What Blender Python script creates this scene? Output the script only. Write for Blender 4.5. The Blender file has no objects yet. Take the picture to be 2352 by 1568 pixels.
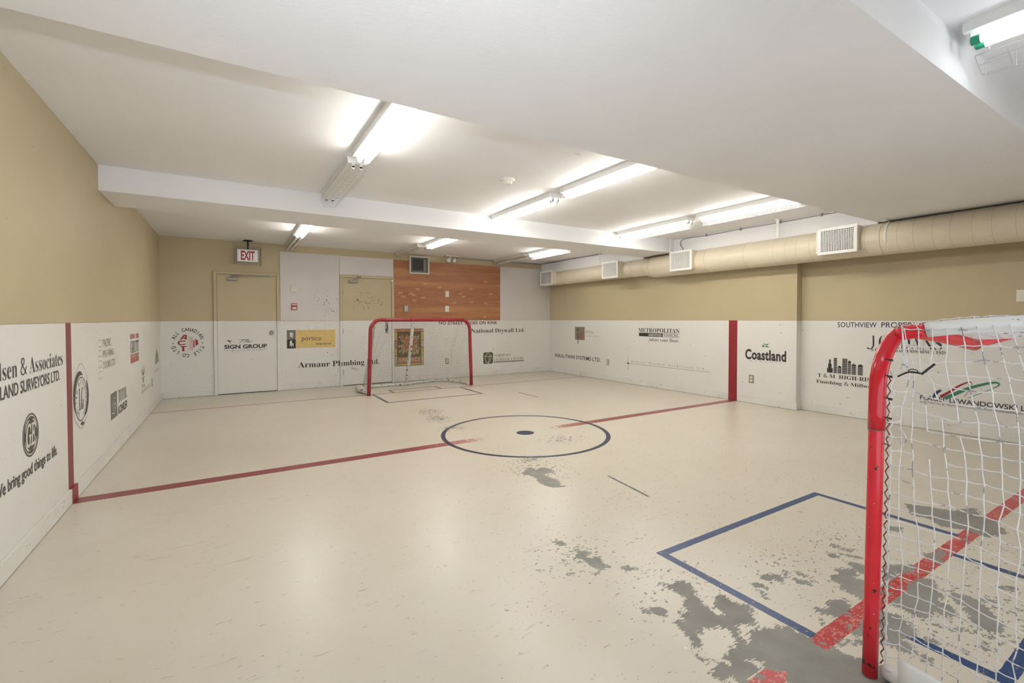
import bpy, math, random, os
import numpy as np
from mathutils import Vector, Matrix
random.seed(7)
sc = bpy.context.scene
C = sc.collection
PI = math.pi

# ------------------------------------------------------------------ camera, world, exposure
H = 1.22
cd = bpy.data.cameras.new('camera')
cam = bpy.data.objects.new('camera', cd)
C.objects.link(cam)
sc.camera = cam
cd.sensor_fit = 'HORIZONTAL'
cd.sensor_width = 36.0
cd.lens = 1058.75 / 2352 * 36.0
cd.shift_y = -(784 - 754.1) / 2352
cd.clip_start = 0.02
_y, _p, _r = math.radians(31.372), math.radians(1.1465), math.radians(-0.072)
_F = Vector((math.sin(_y), math.cos(_y), 0)); _R = Vector((math.cos(_y), -math.sin(_y), 0)); _U = Vector((0, 0, 1))
F_ = _F*math.cos(_p) - _U*math.sin(_p); U_ = _U*math.cos(_p) + _F*math.sin(_p)
R2 = _R*math.cos(_r) + U_*math.sin(_r); U2 = U_*math.cos(_r) - _R*math.sin(_r)
M = Matrix((R2, U2, -F_)).transposed().to_4x4()
M.translation = (0, 0, H)
cam.matrix_world = M

w = bpy.data.worlds.new('world'); sc.world = w
w.use_nodes = True
w.node_tree.nodes['Background'].inputs[0].default_value = (0.9, 0.95, 1, 1)
w.node_tree.nodes['Background'].inputs[1].default_value = 0.3
vs = sc.view_settings
sc.display_settings.display_device = 'sRGB'
vs.view_transform = 'Standard'; vs.look = 'None'; vs.gamma = 1.0; vs.use_curve_mapping = False
vs.exposure = 0.88
TUBE_WARM = ((1.0, 0.96, 0.89), 14.6)     # tubes of the far bays
TUBE_COOL = ((0.88, 0.94, 1.0), 4.5)     # tubes of the near bay

# the photographer's flash on top of the camera (it throws the shadow band behind the near beam)
fl = bpy.data.lights.new('camera_flash', 'SPOT'); fl.spot_size = math.radians(110); fl.spot_blend = 1.0; fl.shadow_soft_size = 0.04; fl.energy = 75; fl.color = (0.80, 0.89, 1.0)
flo = bpy.data.objects.new('camera_flash', fl); C.objects.link(flo)
flo.location = (0.0, -0.02, 1.53)
flo.rotation_euler = (math.radians(95), 0, -math.radians(14))

# soft cool fill light added behind the camera, standing for no real source
fill_light = bpy.data.lights.new('added_fill_from_behind', 'AREA'); fill_light.shape = 'RECTANGLE'; fill_light.size = 4.2; fill_light.size_y = 1.7; fill_light.energy = 24; fill_light.color = (0.80, 0.89, 1.0)
fill_light_obj = bpy.data.objects.new('added_fill_from_behind', fill_light); C.objects.link(fill_light_obj)
fill_light_obj.location = (1.5, -0.58, 1.15); fill_light_obj.rotation_euler = (math.radians(116), 0, 0)

# ------------------------------------------------------------------ measures (metres)
XL, XR, XN = -0.927, 6.438, 6.56
YB, YF = 8.835, -0.62
ZC, ZB, ZT = 2.507, 2.296, 1.198
YS = 3.27

# ------------------------------------------------------------------ node helpers
class NG:
    def __init__(s, name):
        s.mat = bpy.data.materials.new(name); s.mat.use_nodes = True
        s.t = s.mat.node_tree; s.b = s.t.nodes['Principled BSDF']
    def _in(s, sock, v):
        if isinstance(v, bpy.types.NodeSocket): s.t.links.new(v, sock)
        elif v is not None:
            if hasattr(sock.default_value, '__len__') and not hasattr(v, '__len__'): v = (v, v, v)
            if hasattr(v, '__len__') and len(sock.default_value) == 4 and len(v) == 3: v = tuple(v)+(1,)
            sock.default_value = v
    def m(s, op, a, b=None, c=None, clamp=False):
        n = s.t.nodes.new('ShaderNodeMath'); n.operation = op; n.use_clamp = clamp
        for i, v in enumerate((a, b, c)):
            if v is not None: s._in(n.inputs[i], v)
        return n.outputs[0]
    def pos(s):
        if not hasattr(s, '_pos'):
            n = s.t.nodes.new('ShaderNodeTexCoord'); s._pos = n.outputs['Object']
            x = s.t.nodes.new('ShaderNodeSeparateXYZ'); s.t.links.new(s._pos, x.inputs[0])
            s.x, s.y, s.z = x.outputs
        return s._pos
    def noise(s, scale, detail=3, rough=0.5, stretch=None, col=False, off=0.0, dist=0.0):
        v = s.pos()
        if stretch or off:
            mp = s.t.nodes.new('ShaderNodeMapping'); s.t.links.new(v, mp.inputs[0])
            mp.inputs['Scale'].default_value = stretch or (1, 1, 1); mp.inputs['Location'].default_value = (off, off*.7, off*1.3)
            v = mp.outputs[0]
        n = s.t.nodes.new('ShaderNodeTexNoise'); s.t.links.new(v, n.inputs['Vector'])
        n.inputs['Scale'].default_value = scale; n.inputs['Detail'].default_value = detail; n.inputs['Roughness'].default_value = rough
        n.inputs['Distortion'].default_value = dist
        return n.outputs['Color' if col else 'Fac']
    def attr(s, name):
        n = s.t.nodes.new('ShaderNodeAttribute'); n.attribute_name = name; return n.outputs['Fac']
    def inr(s, v, a, b):
        d = s.m('ABSOLUTE', s.m('SUBTRACT', v, (a+b)/2)); return s.m('LESS_THAN', d, abs(b-a)/2)
    def rect(s, x, y, x0, x1, y0, y1): return s.m('MULTIPLY', s.inr(x, x0, x1), s.inr(y, y0, y1))
    def mx(s, *a):
        r = a[0]
        for v in a[1:]: r = s.m('MAXIMUM', r, v)
        return r
    def mix(s, f, a, b):
        n = s.t.nodes.new('ShaderNodeMix'); n.data_type = 'RGBA'
        s._in(n.inputs[0], f); s._in(n.inputs[6], a); s._in(n.inputs[7], b); return n.outputs[2]
    def ramp(s, v, a, b, c=0.0, d=1.0):
        n = s.t.nodes.new('ShaderNodeMapRange'); s._in(n.inputs[0], v)
        n.inputs[1].default_value = a; n.inputs[2].default_value = b; n.inputs[3].default_value = c; n.inputs[4].default_value = d
        return n.outputs[0]
    def bump(s, h, strength=0.2, dist=0.01):
        n = s.t.nodes.new('ShaderNodeBump'); n.inputs['Strength'].default_value = strength; n.inputs['Distance'].default_value = dist
        s.t.links.new(h, n.inputs['Height']); s.t.links.new(n.outputs[0], s.b.inputs['Normal'])
    def out(s, col=None, rough=None, metal=None, spec=None):
        if col is not None: s._in(s.b.inputs['Base Color'], col)
        if rough is not None: s._in(s.b.inputs['Roughness'], rough)
        if metal is not None: s._in(s.b.inputs['Metallic'], metal)
        if spec is not None: s._in(s.b.inputs['Specular IOR Level'], spec)
        return s.mat

def mat(name, col, rough=0.5, metal=0.0, var=0.06, scale=12, spec=0.5, wear=None, wthr=0.66, wscale=30):
    g = NG(name)
    n = g.noise(scale, 3)
    c = g.mix(g.ramp(n, .3, .7), tuple(v*(1-var) for v in col), tuple(min(1, v*(1+var)) for v in col))
    if wear:
        k = g.m('GREATER_THAN', g.noise(wscale, 4, .6, off=3.3), wthr)
        c = g.mix(k, c, wear)
    return g.out(c, rough, metal, spec)

def emit(name, col, strength):
    g = NG(name); g._in(g.b.inputs['Emission Color'], col); g.b.inputs['Emission Strength'].default_value = strength
    return g.out((0.9, 0.9, 0.9), .4)

WHITE = (0.78, 0.765, 0.735)
BEIGE = (0.54, 0.458, 0.295)
GREYCONC = (0.275, 0.265, 0.235)
RED = (0.30, 0.028, 0.035)

FADED = (0.25, 0.065, 0.07)
def wall_mat(name, along, stripe=None, scuff=(), dens=0.0, base_only=False):
    """white paint to 1.2 m, beige above; along = 'x' or 'y' horizontal axis of the wall"""
    g = NG(name); g.pos()
    u = g.x if along == 'x' else g.y
    big = g.noise(1.3, 2)
    low = g.mix(g.ramp(big, .35, .65), tuple(v*.97 for v in WHITE), WHITE)
    hi = g.mix(g.ramp(big, .35, .65), tuple(v*.95 for v in BEIGE), BEIGE)
    edge = g.m('ADD', g.z, g.m('MULTIPLY', g.m('SUBTRACT', g.noise(4, 2), .5), .004))
    isl = g.m('LESS_THAN', edge, ZT)
    c = g.mix(isl, hi, low)
    c = g.mix(g.m('MULTIPLY', g.inr(edge, ZT-.0015, ZT+.0035), .6), c, (.25, .21, .15))
    if stripe:
        s_ = g.m('MULTIPLY', g.inr(u, *stripe), isl)
        c = g.mix(s_, c, FADED if 'left' in name else RED)
    # puck marks
    st = (1, 1, 1.9)
    n1 = g.noise(26, 2, .5, stretch=st)
    thr = 0.748 - dens*.05
    base = g.m('GREATER_THAN', n1, g.m('ADD', thr, g.m('MULTIPLY', g.m('SUBTRACT', 1.0, isl), .03)))
    c = g.mix(g.m('MULTIPLY', base, .75), c, (.10, .09, .075))
    n3 = g.noise(9, 4, .7, stretch=(1, 1, 5), off=5)
    c = g.mix(g.m('MULTIPLY', g.m('MULTIPLY', g.m('GREATER_THAN', n3, .70), isl), .22), c, (.3, .28, .24))
    for (u0, u1, z0, z1, a) in scuff:
        du = g.m('DIVIDE', g.m('SUBTRACT', u, (u0+u1)/2), (u1-u0)/2); dz = g.m('DIVIDE', g.m('SUBTRACT', g.z, (z0+z1)/2), (z1-z0)/2)
        r = g.m('ADD', g.m('MULTIPLY', du, du), g.m('MULTIPLY', dz, dz))
        k = g.m('SUBTRACT', 1.0, r, clamp=True)
        n = g.noise(30, 2, .5, stretch=(1, 1, 1.8), off=2.1)
        k = g.m('GREATER_THAN', n, g.m('SUBTRACT', .80, g.m('MULTIPLY', k, a)))
        c = g.mix(k, c, (.05, .045, .04))
    g.bump(g.noise(220, 2), .08, .002)
    return g.out(c, .5, 0, .35)

M_ = {}
M_['ceiling'] = NG('ceiling_paint')
g = M_['ceiling']; k = g.noise(60, 4, .65, stretch=(.35, 1, 1))
cc = g.mix(g.ramp(g.noise(.9, 2), .35, .65), (.85, .84, .85), (.88, .875, .885))
sp = g.m('GREATER_THAN', g.noise(11, 2, .5, stretch=(.5, 1, 1), off=9), .785)
cc = g.mix(g.m('MULTIPLY', sp, .5), cc, (.3, .27, .24))
g.bump(k, .22, .006); M_['ceiling'] = g.out(cc, .75, 0, .2)
M_['white_metal'] = mat('white_enamel', (.80, .80, .78), .35, 0, .03)
M_['old_white'] = mat('aged_white_enamel', (.66, .63, .56), .45, 0, .05)
M_['wire'] = mat('galvanised_wire', (.55, .54, .50), .4, .6, .05)
M_['steel'] = mat('brushed_steel', (.33, .315, .29), .45, .5, .08)
M_['dark'] = mat('dark_cavity', (.03, .03, .03), .8)
M_['black'] = mat('black_plastic', (.02, .02, .02), .5)
M_['green_cap'] = mat('green_tube_cap', (.02, .30, .16), .5)
M_['tube_warm'] = emit('lit_fluorescent_tube', *TUBE_WARM)
M_['tube_cool'] = emit('lit_cool_fluorescent_tube', *TUBE_COOL)
M_['tube_off'] = mat('unlit_tube_glass', (.75, .74, .70), .15)
M_['duct'] = mat('beige_painted_duct', (.72, .645, .50), .42, 0, .03, 5)
M_['seam'] = mat('duct_seam', (.47, .42, .32), .5)
M_['plate'] = mat('ivory_plate', (.78, .75, .67), .4)
M_['plate_grey'] = mat('worn_plate', (.30, .27, .21), .5)
M_['socket'] = mat('socket_face', (.68, .65, .57), .45)
M_['conduit'] = mat('grey_conduit', (.30, .30, .31), .5, .3)
M_['ink'] = mat('black_vinyl', (.035, .03, .027), .6, var=.2)
M_['ink2'] = mat('worn_black_vinyl', (.085, .075, .062), .6, var=.25, scale=60)
M_['ink3'] = mat('faded_grey_vinyl', (.36, .33, .28), .7, var=.12, scale=60)
M_['navy'] = mat('navy_vinyl', (.035, .045, .10), .6)
M_['redink'] = mat('red_vinyl', (.36, .03, .04), .6, var=.15)
M_['redink2'] = mat('faded_red_vinyl', (.45, .17, .16), .6, var=.15)
M_['maroon'] = mat('maroon_lettering', (.17, .045, .05), .6)
M_['green'] = mat('green_vinyl', (.05, .22, .13), .6)
M_['fgreen'] = mat('faded_green_vinyl', (.30, .34, .25), .7)
M_['cream'] = mat('cream_vinyl', (.70, .67, .60), .5)
M_['yellow'] = mat('ochre_vinyl', (.70, .51, .19), .5, wear=(.25, .2, .1), wthr=.74, wscale=25)
M_['olive'] = mat('dark_olive_vinyl', (.10, .11, .075), .55)
M_['grey'] = mat('grey_vinyl', (.17, .165, .15), .55)
M_['taupe'] = mat('taupe_vinyl', (.26, .20, .14), .55)

# ------------------------------------------------------------------ mesh builder
class MB:
    def __init__(s): s.v = []; s.f = []; s.smooth = False
    def box(s, a, b):
        x0, y0, z0 = a; x1, y1, z1 = b
        x0, x1 = min(x0, x1), max(x0, x1); y0, y1 = min(y0, y1), max(y0, y1); z0, z1 = min(z0, z1), max(z0, z1)
        n = len(s.v)
        s.v += [(x0,y0,z0),(x1,y0,z0),(x1,y1,z0),(x0,y1,z0),(x0,y0,z1),(x1,y0,z1),(x1,y1,z1),(x0,y1,z1)]
        s.f += [tuple(n+i for i in q) for q in ((0,3,2,1),(4,5,6,7),(0,1,5,4),(1,2,6,5),(2,3,7,6),(3,0,4,7))]
        return s
    def poly(s, pts):
        n = len(s.v); s.v += [tuple(p) for p in pts]; s.f.append(tuple(range(n, n+len(pts)))); return s
    def tube(s, pts, r, seg=8, closed=False, cap=True):
        """swept tube; r a number or one per point"""
        P = [Vector(p) for p in pts]; n = len(P)
        if n < 2: return s
        R = r if hasattr(r, '__len__') else [r]*n
        T = []
        for i in range(n):
            a = P[(i-1) % n] if (closed or i > 0) else P[0]; b = P[(i+1) % n] if (closed or i < n-1) else P[-1]
            t = (b-a); T.append(t.normalized() if t.length > 1e-9 else Vector((0, 0, 1)))
        up = Vector((0, 0, 1)) if abs(T[0].z) < .9 else Vector((1, 0, 0))
        N = (up - T[0]*up.dot(T[0])).normalized(); base = len(s.v)
        for i in range(n):
            N = (N - T[i]*N.dot(T[i]))
            N = N.normalized() if N.length > 1e-6 else T[i].orthogonal().normalized()
            B = T[i].cross(N)
            for k in range(seg):
                a = 2*PI*k/seg; q = P[i] + (N*math.cos(a)+B*math.sin(a))*R[i]; s.v.append(tuple(q))
        for i in range(n if closed else n-1):
            j = (i+1) % n
            for k in range(seg):
                l = (k+1) % seg
                s.f.append((base+i*seg+k, base+i*seg+l, base+j*seg+l, base+j*seg+k))
        if cap and not closed:
            s.f.append(tuple(base+k for k in range(seg))[::-1]); s.f.append(tuple(base+(n-1)*seg+k for k in range(seg)))
        return s
    def disc(s, c, axis, r0, r1, h, seg=32):
        """cylinder/cone from c along axis by h"""
        c = Vector(c); a = Vector(axis).normalized(); u = a.orthogonal().normalized(); v = a.cross(u); n = len(s.v)
        for (rr, hh) in ((r0, 0), (r1, h)):
            for k in range(seg):
                t = 2*PI*k/seg; s.v.append(tuple(c+a*hh+(u*math.cos(t)+v*math.sin(t))*rr))
        for k in range(seg):
            l = (k+1) % seg; s.f.append((n+k, n+l, n+seg+l, n+seg+k))
        s.f.append(tuple(n+k for k in range(seg))[::-1]); s.f.append(tuple(n+seg+k for k in range(seg)))
        return s
    def obj(s, name, m, parent=None, smooth=None, bevel=0, rel=True, **kw):
        me = bpy.data.meshes.new(name); v = s.v
        if parent is not None and rel:
            o0 = Vector((0, 0, 0)); p = parent
            while p is not None: o0 += p.location; p = p.parent
            v = [(a[0]-o0.x, a[1]-o0.y, a[2]-o0.z) for a in v]
        me.from_pydata(v, [], s.f); me.materials.append(m)
        if (s.smooth if smooth is None else smooth): me.polygons.foreach_set('use_smooth', [True]*len(me.polygons))
        o = bpy.data.objects.new(name, me); C.objects.link(o)
        if parent is not None: o.parent = parent
        if bevel:
            b = o.modifiers.new('bevel', 'BEVEL'); b.width = bevel; b.segments = 2; b.limit_method = 'ANGLE'
        for k, x in kw.items(): o[k] = x
        return o

def tag(o, label=None, category=None, group=None, kind=None):
    if label: o['label'] = label
    if category: o['category'] = category
    if group: o['group'] = group
    if kind: o['kind'] = kind
    return o
def thing(name, loc, label, cat, group=None, kind=None):
    o = bpy.data.objects.new(name, None); C.objects.link(o); o.location = loc; o.empty_display_size = .05
    return tag(o, label, cat, group, kind)
def copy_tree(o, parent=None):
    c = o.copy(); C.objects.link(c); c.parent = parent
    for ch in list(o.children): copy_tree(ch, c)
    return c
def B(*ab):
    b = MB()
    for i in range(0, len(ab), 2): b.box(ab[i], ab[i+1])
    return b
def crom(pts, n=6, closed=False):
    P = [Vector(p) for p in pts]; out = []; N = len(P)
    for i in range(N if closed else N-1):
        g = (lambda k: P[k % N]) if closed else (lambda k: P[max(0, min(N-1, k))])
        p0, p1, p2, p3 = g(i-1), g(i), g(i+1), g(i+2)
        for j in range(n):
            t = j/n
            out.append(0.5*((2*p1)+(p2-p0)*t+(2*p0-5*p1+4*p2-p3)*t*t+(3*p1-p0-3*p2+p3)*t**3))
    if not closed: out.append(P[-1])
    return out

# ------------------------------------------------------------------ floor
POLYS = [[(1.95,3.05),(2.03,3.11),(2.09,3.14),(2.1,3.06),(2.14,3.09),(2.18,3.07),(2.2,3.02),(2.17,2.91),(2.15,2.96),(2.08,2.95),(2.08,2.87),(2.1,2.8),(2.09,2.74),(2.05,2.7),(2.07,2.65),(1.97,2.69),(1.96,2.74),(1.96,2.82),(1.99,2.9),(1.99,2.99)],[(1.54,1.86),(1.59,1.83),(1.54,1.8),(1.56,1.77),(1.59,1.78),(1.58,1.73),(1.58,1.68),(1.53,1.68),(1.51,1.74),(1.53,1.77),(1.52,1.77),(1.5,1.82)],[(1.49,2.04),(1.52,2.01),(1.54,1.98),(1.52,1.96),(1.5,1.99)],[(1.62,1.64),(1.66,1.62),(1.68,1.59),(1.64,1.6),(1.62,1.62)],[(1.47,1.66),(1.5,1.67),(1.51,1.66),(1.48,1.65)],[(1.37,1.73),(1.39,1.72),(1.38,1.71),(1.36,1.72)],[(1.46,1.35),(1.49,1.34),(1.52,1.33),(1.54,1.31),(1.52,1.27),(1.5,1.28),(1.49,1.31),(1.45,1.33)],[(1.43,1.06),(1.44,1.04),(1.45,1.02),(1.43,1.02),(1.43,1.04)],[(1.76,1.41),(1.79,1.38),(1.79,1.37),(1.77,1.34),(1.74,1.3),(1.72,1.26),(1.7,1.25),(1.71,1.22),(1.7,1.17),(1.71,1.16),(1.73,1.14),(1.74,1.17),(1.74,1.2),(1.78,1.22),(1.8,1.24),(1.82,1.24),(1.84,1.22),(1.83,1.18),(1.84,1.15),(1.87,1.14),(1.85,1.1),(1.81,1.12),(1.82,1.08),(1.77,1.05),(1.74,1.08),(1.69,1.09),(1.68,1.06),(1.66,1.06),(1.66,1.02),(1.63,1.0),(1.64,0.99),(1.68,1.01),(1.7,1.02),(1.73,1.03),(1.79,1.0),(1.84,0.99),(1.82,0.99),(1.88,0.96),(1.87,0.92),(1.86,0.88),(1.89,0.85),(1.9,0.83),(1.89,0.8),(1.89,0.77),(1.92,0.74),(1.94,0.68),(1.82,0.61),(1.52,0.79),(1.59,0.82),(1.63,0.85),(1.59,0.88),(1.55,0.88),(1.59,0.88),(1.62,0.9),(1.6,0.92),(1.58,0.95),(1.57,0.97),(1.55,0.95),(1.56,0.94),(1.56,0.91),(1.54,0.88),(1.51,0.88),(1.48,0.88),(1.44,0.9),(1.45,0.93),(1.42,0.94),(1.4,0.95),(1.4,0.97),(1.42,0.98),(1.46,0.99),(1.48,0.96),(1.49,0.96),(1.5,0.99),(1.52,1.0),(1.56,1.01),(1.6,1.01),(1.62,1.03),(1.64,1.04),(1.66,1.08),(1.64,1.11),(1.63,1.12),(1.61,1.12),(1.58,1.15),(1.55,1.14),(1.53,1.13),(1.52,1.13),(1.5,1.1),(1.48,1.08),(1.46,1.09),(1.49,1.13),(1.49,1.15),(1.52,1.21),(1.5,1.22),(1.55,1.21),(1.58,1.24),(1.6,1.23),(1.63,1.27),(1.68,1.29),(1.7,1.32),(1.7,1.34),(1.68,1.39),(1.69,1.43),(1.72,1.4)],[(2.12,1.23),(2.17,1.22),(2.21,1.2),(2.2,1.17),(2.16,1.15),(2.16,1.18),(2.13,1.2)],[(2.05,1.22),(2.06,1.21),(2.07,1.17),(2.05,1.16),(2.04,1.21)],[(2.01,1.17),(2.01,1.16),(1.98,1.12),(1.98,1.13)],[(2.24,1.19),(2.27,1.19),(2.26,1.17),(2.23,1.17)],[(2.32,1.17),(2.33,1.15),(2.32,1.1),(2.31,1.13)],[(2.24,1.14),(2.26,1.11),(2.28,1.08),(2.26,1.07),(2.23,1.11)],[(2.51,1.08),(2.57,1.03),(2.53,1.0),(2.49,1.01),(2.5,0.96),(2.5,0.92),(2.37,0.87),(2.32,0.89),(2.35,0.93),(2.35,0.98),(2.39,1.0),(2.38,1.04),(2.43,1.06),(2.46,1.04)],[(2.63,1.07),(2.66,1.02),(2.67,0.98),(2.56,0.94),(2.56,0.98),(2.59,1.04)],[(2.21,0.97),(2.25,0.93),(2.2,0.88),(2.12,0.88),(2.1,0.91),(2.07,0.95),(2.09,0.97),(2.14,0.94)],[(2.76,1.16),(2.8,1.12),(2.75,1.13)],[(2.75,1.21),(2.79,1.19),(2.77,1.18),(2.74,1.19)],[(2.64,1.18),(2.66,1.13),(2.64,1.12),(2.62,1.14)],[(2.68,1.15),(2.73,1.09),(2.74,1.06),(2.7,1.09)],[(2.03,0.92),(2.01,0.9),(2.0,0.9)],[(1.93,0.83),(2.03,0.79),(2.01,0.78),(1.93,0.82)],[(2.27,0.94),(2.29,0.93),(2.26,0.92)],[(2.09,0.86),(2.14,0.85),(2.19,0.84),(2.1,0.8),(2.05,0.8),(2.05,0.82)],[(3.78,1.22),(3.85,1.13),(3.9,1.02),(4.08,0.96),(3.94,0.91),(3.91,0.83),(3.77,0.76),(3.59,0.8),(3.62,0.89),(3.56,0.98),(3.62,1.05),(3.61,1.13)],[(2.76,0.97),(2.87,0.89),(2.8,0.88),(2.72,0.91),(2.57,0.9)],[(2.56,0.9),(2.55,0.85),(2.66,0.83),(2.75,0.83),(2.78,0.8),(2.72,0.77),(2.66,0.73),(2.58,0.73),(2.6,0.68),(2.54,0.65),(2.48,0.67),(2.5,0.71),(2.42,0.7),(2.39,0.74),(2.4,0.79),(2.42,0.85)],[(2.3,0.82),(2.33,0.76),(2.25,0.69),(2.17,0.71),(2.15,0.65),(2.1,0.66),(2.08,0.74)],[(2.73,0.72),(2.76,0.67),(2.75,0.63),(2.68,0.58),(2.62,0.54),(2.55,0.52),(2.51,0.54),(2.53,0.6),(2.63,0.64),(2.67,0.69)],[(2.79,0.63),(2.81,0.59),(2.79,0.59),(2.76,0.62)],[(3.28,1.14),(3.33,1.09),(3.28,1.08),(3.21,1.12)],[(2.98,0.62),(3.02,0.58),(2.98,0.58),(2.96,0.61)],[(2.38,0.67),(2.4,0.62),(2.46,0.6),(2.4,0.63)],[(2.26,0.66),(2.26,0.62),(2.25,0.62),(2.24,0.65)],[(2.12,0.63),(2.14,0.61),(2.11,0.6),(2.1,0.62)],[(2.39,0.54),(2.39,0.51),(2.37,0.52)],[(2.3,0.58),(2.28,0.55),(2.27,0.56)],[(3.03,0.9),(3.17,0.88),(3.17,0.86),(3.01,0.86)],[(3.05,0.87),(3.05,0.83),(3.0,0.83)]]
DENS = [(1.52,1.86,.42,.28,1.0),(1.10,1.57,.22,.2,.55),(1.9,1.85,.25,.2,.6),(2.35,1.2,.45,.35,.9),(2.85,1.2,.5,.3,.8),(2.6,.6,.6,.45,1.0),(3.3,.6,.5,.4,.8),
        (2.86,3.72,.35,.22,1.25),(2.22,5.75,.26,.42,1.35),(2.16,5.3,.22,.35,1.45),(2.12,4.75,.24,.2,1.3),(2.12,3.1,.38,.42,1.15),(2.2,3.32,.25,.15,1.4),(2.4,2.3,.6,.6,.6),(1.7,1.45,.5,.4,.8),(2.95,4.9,.22,.06,.8),(3.4,4.6,.5,.6,.4),(2.8,6.6,.6,.3,.6),(1.9,.2,.6,.3,.6)]
def build_floor():
    xs = np.concatenate([np.arange(XL, .8, .05), np.arange(.8, 4.2, .015), np.arange(4.2, XN, .06), [XN]])
    ys = np.concatenate([np.arange(YF, 3.6, .015), np.arange(3.6, YB, .04), [YB]])
    X, Y = np.meshgrid(xs, ys); nx, ny = len(xs), len(ys)
    px, py = X.ravel(), Y.ravel()
    wear = np.full(px.shape, -0.3)
    for P in POLYS:
        P = np.array(P); lo = P.min(0)-.12; hi = P.max(0)+.12
        idx = np.where((px > lo[0]) & (px < hi[0]) & (py > lo[1]) & (py < hi[1]))[0]
        if not len(idx): continue
        qx, qy = px[idx], py[idx]; ins = np.zeros(len(idx), bool); dm = np.full(len(idx), 9.)
        for i in range(len(P)):
            ax, ay = P[i]; bx, by = P[(i+1) % len(P)]; dx, dy = bx-ax, by-ay; L = dx*dx+dy*dy
            if L < 1e-12: continue
            t = np.clip(((qx-ax)*dx+(qy-ay)*dy)/L, 0, 1)
            dm = np.minimum(dm, np.hypot(qx-ax-t*dx, qy-ay-t*dy))
            if ay != by:
                cr = ((ay > qy) != (by > qy)) & (qx < (bx-ax)*(qy-ay)/(by-ay)+ax); ins ^= cr
        wear[idx] = np.maximum(wear[idx], np.where(ins, dm, -dm))
    dens = np.clip(.42*np.exp(-((px-3.2)/2.6)**4-((py-2.6)/2.9)**4), 0, 1)
    for (x, y, sx, sy, a) in DENS: dens = np.maximum(dens, a*np.exp(-((px-x)/sx)**2-((py-y)/sy)**2))
    me = bpy.data.meshes.new('floor')
    co = np.stack([px, py, np.zeros_like(px)], 1).astype(np.float32)
    me.vertices.add(len(px)); me.vertices.foreach_set('co', co.ravel())
    i = (np.arange(ny-1)[:, None]*nx+np.arange(nx-1)[None, :]).ravel()
    q = np.stack([i, i+1, i+nx+1, i+nx], 1).astype(np.int32)
    me.loops.add(q.size); me.loops.foreach_set('vertex_index', q.ravel())
    me.polygons.add(len(q)); me.polygons.foreach_set('loop_start', np.arange(0, q.size, 4, dtype=np.int32))
    me.update(calc_edges=True)
    for n_, a_ in (('wear', wear), ('chips', dens)):
        at = me.attributes.new(n_, 'FLOAT', 'POINT'); at.data.foreach_set('value', a_.astype(np.float32))
    o = bpy.data.objects.new('floor', me); C.objects.link(o)
    g = NG('painted_concrete_floor'); g.pos()
    jx = g.m('ADD', g.x, g.m('MULTIPLY', g.m('SUBTRACT', g.noise(35, 3), .5), .006))
    jy = g.m('ADD', g.y, g.m('MULTIPLY', g.m('SUBTRACT', g.noise(35, 3, off=4), .5), .006))
    # cream paint
    c = g.mix(g.ramp(g.noise(1.1, 3, .6), .3, .7), (.645, .585, .48), (.685, .635, .54))
    st = g.m('GREATER_THAN', g.noise(48, 3, .6, stretch=(.45, 1.2, 1), off=1.5), .685)
    c = g.mix(g.m('MULTIPLY', st, .55), c, (.33, .28, .21))
    sc2 = g.m('GREATER_THAN', g.noise(14, 4, .7, stretch=(.4, 2.2, 1), off=8, dist=.6), .665)
    c = g.mix(g.m('MULTIPLY', sc2, .4), c, (.42, .37, .29))
    cf = g.noise(90, 2, .6, off=6)
    # markings
    Yc = 4.165
    red = g.inr(jy, Yc-.062, Yc+.062)
    # wear of the red centre line round the centre spot
    k = g.m('ABSOLUTE', g.m('SUBTRACT', g.x, 2.62)); fade = g.ramp(k, .25, 1.3)
    fine = g.noise(120, 3, .7, stretch=(.5, 1, 1), off=7)
    mid = g.noise(18, 3, .6, off=12)
    keep = g.m('LESS_THAN', fine, g.m('ADD', .30, g.m('ADD', g.m('MULTIPLY', fade, .37), g.m('MULTIPLY', g.m('SUBTRACT', mid, .5), .35))))
    pink = g.mix(keep, (.52, .25, .22), (.27, .048, .055))
    c = g.mix(g.m('MULTIPLY', red, g.m('GREATER_THAN', g.m('ADD', g.noise(60, 4, .65, stretch=(.35, 1, 1), off=3), g.m('MULTIPLY', g.m('SUBTRACT', k, .52), .75)), .5)), c, pink)
    keep2 = g.m('LESS_THAN', fine, g.m('ADD', .56, g.m('MULTIPLY', g.m('SUBTRACT', mid, .5), .6)))
    gl = g.m('MULTIPLY', g.inr(jy, .825, .895), g.m('GREATER_THAN', g.x, 1.35))
    # the near goal line is painted again thicker where it leaves the crease
    c = g.mix(gl, c, g.mix(keep2, (.62, .26, .22), (.50, .035, .04)))
    fgl = g.inr(jy, 7.54, 7.58)
    c = g.mix(fgl, c, (.25, .05, .035))
    blue = (.022, .062, .18)
    def frame(x0, x1, y0, y1, t, sides):
        L = []
        if 'l' in sides: L.append(g.rect(jx, jy, x0, x0+t, y0, y1))
        if 'r' in sides: L.append(g.rect(jx, jy, x1-t, x1, y0, y1))
        if 'f' in sides: L.append(g.rect(jx, jy, x0, x1, y1-t, y1))
        if 'b' in sides: L.append(g.rect(jx, jy, x0, x1, y0, y0+t))
        return g.mx(*L)
    nb = g.mx(frame(1.88, 3.50, .89, 1.645, .046, 'lrf'), frame(2.19, 3.205, .42, .83, .046, 'lrb'))
    dk = (.035, .04, .05)
    fb = g.mx(frame(1.93, 3.53, 6.68, 7.54, .046, 'lrb'), frame(2.29, 3.17, 7.575, 7.88, .04, 'lrf'), g.rect(jx, jy, 4.07, 4.10, 5.92, 6.49))
    dx = g.m('SUBTRACT', jx, 2.69); dy = g.m('SUBTRACT', jy, 4.14)
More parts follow.
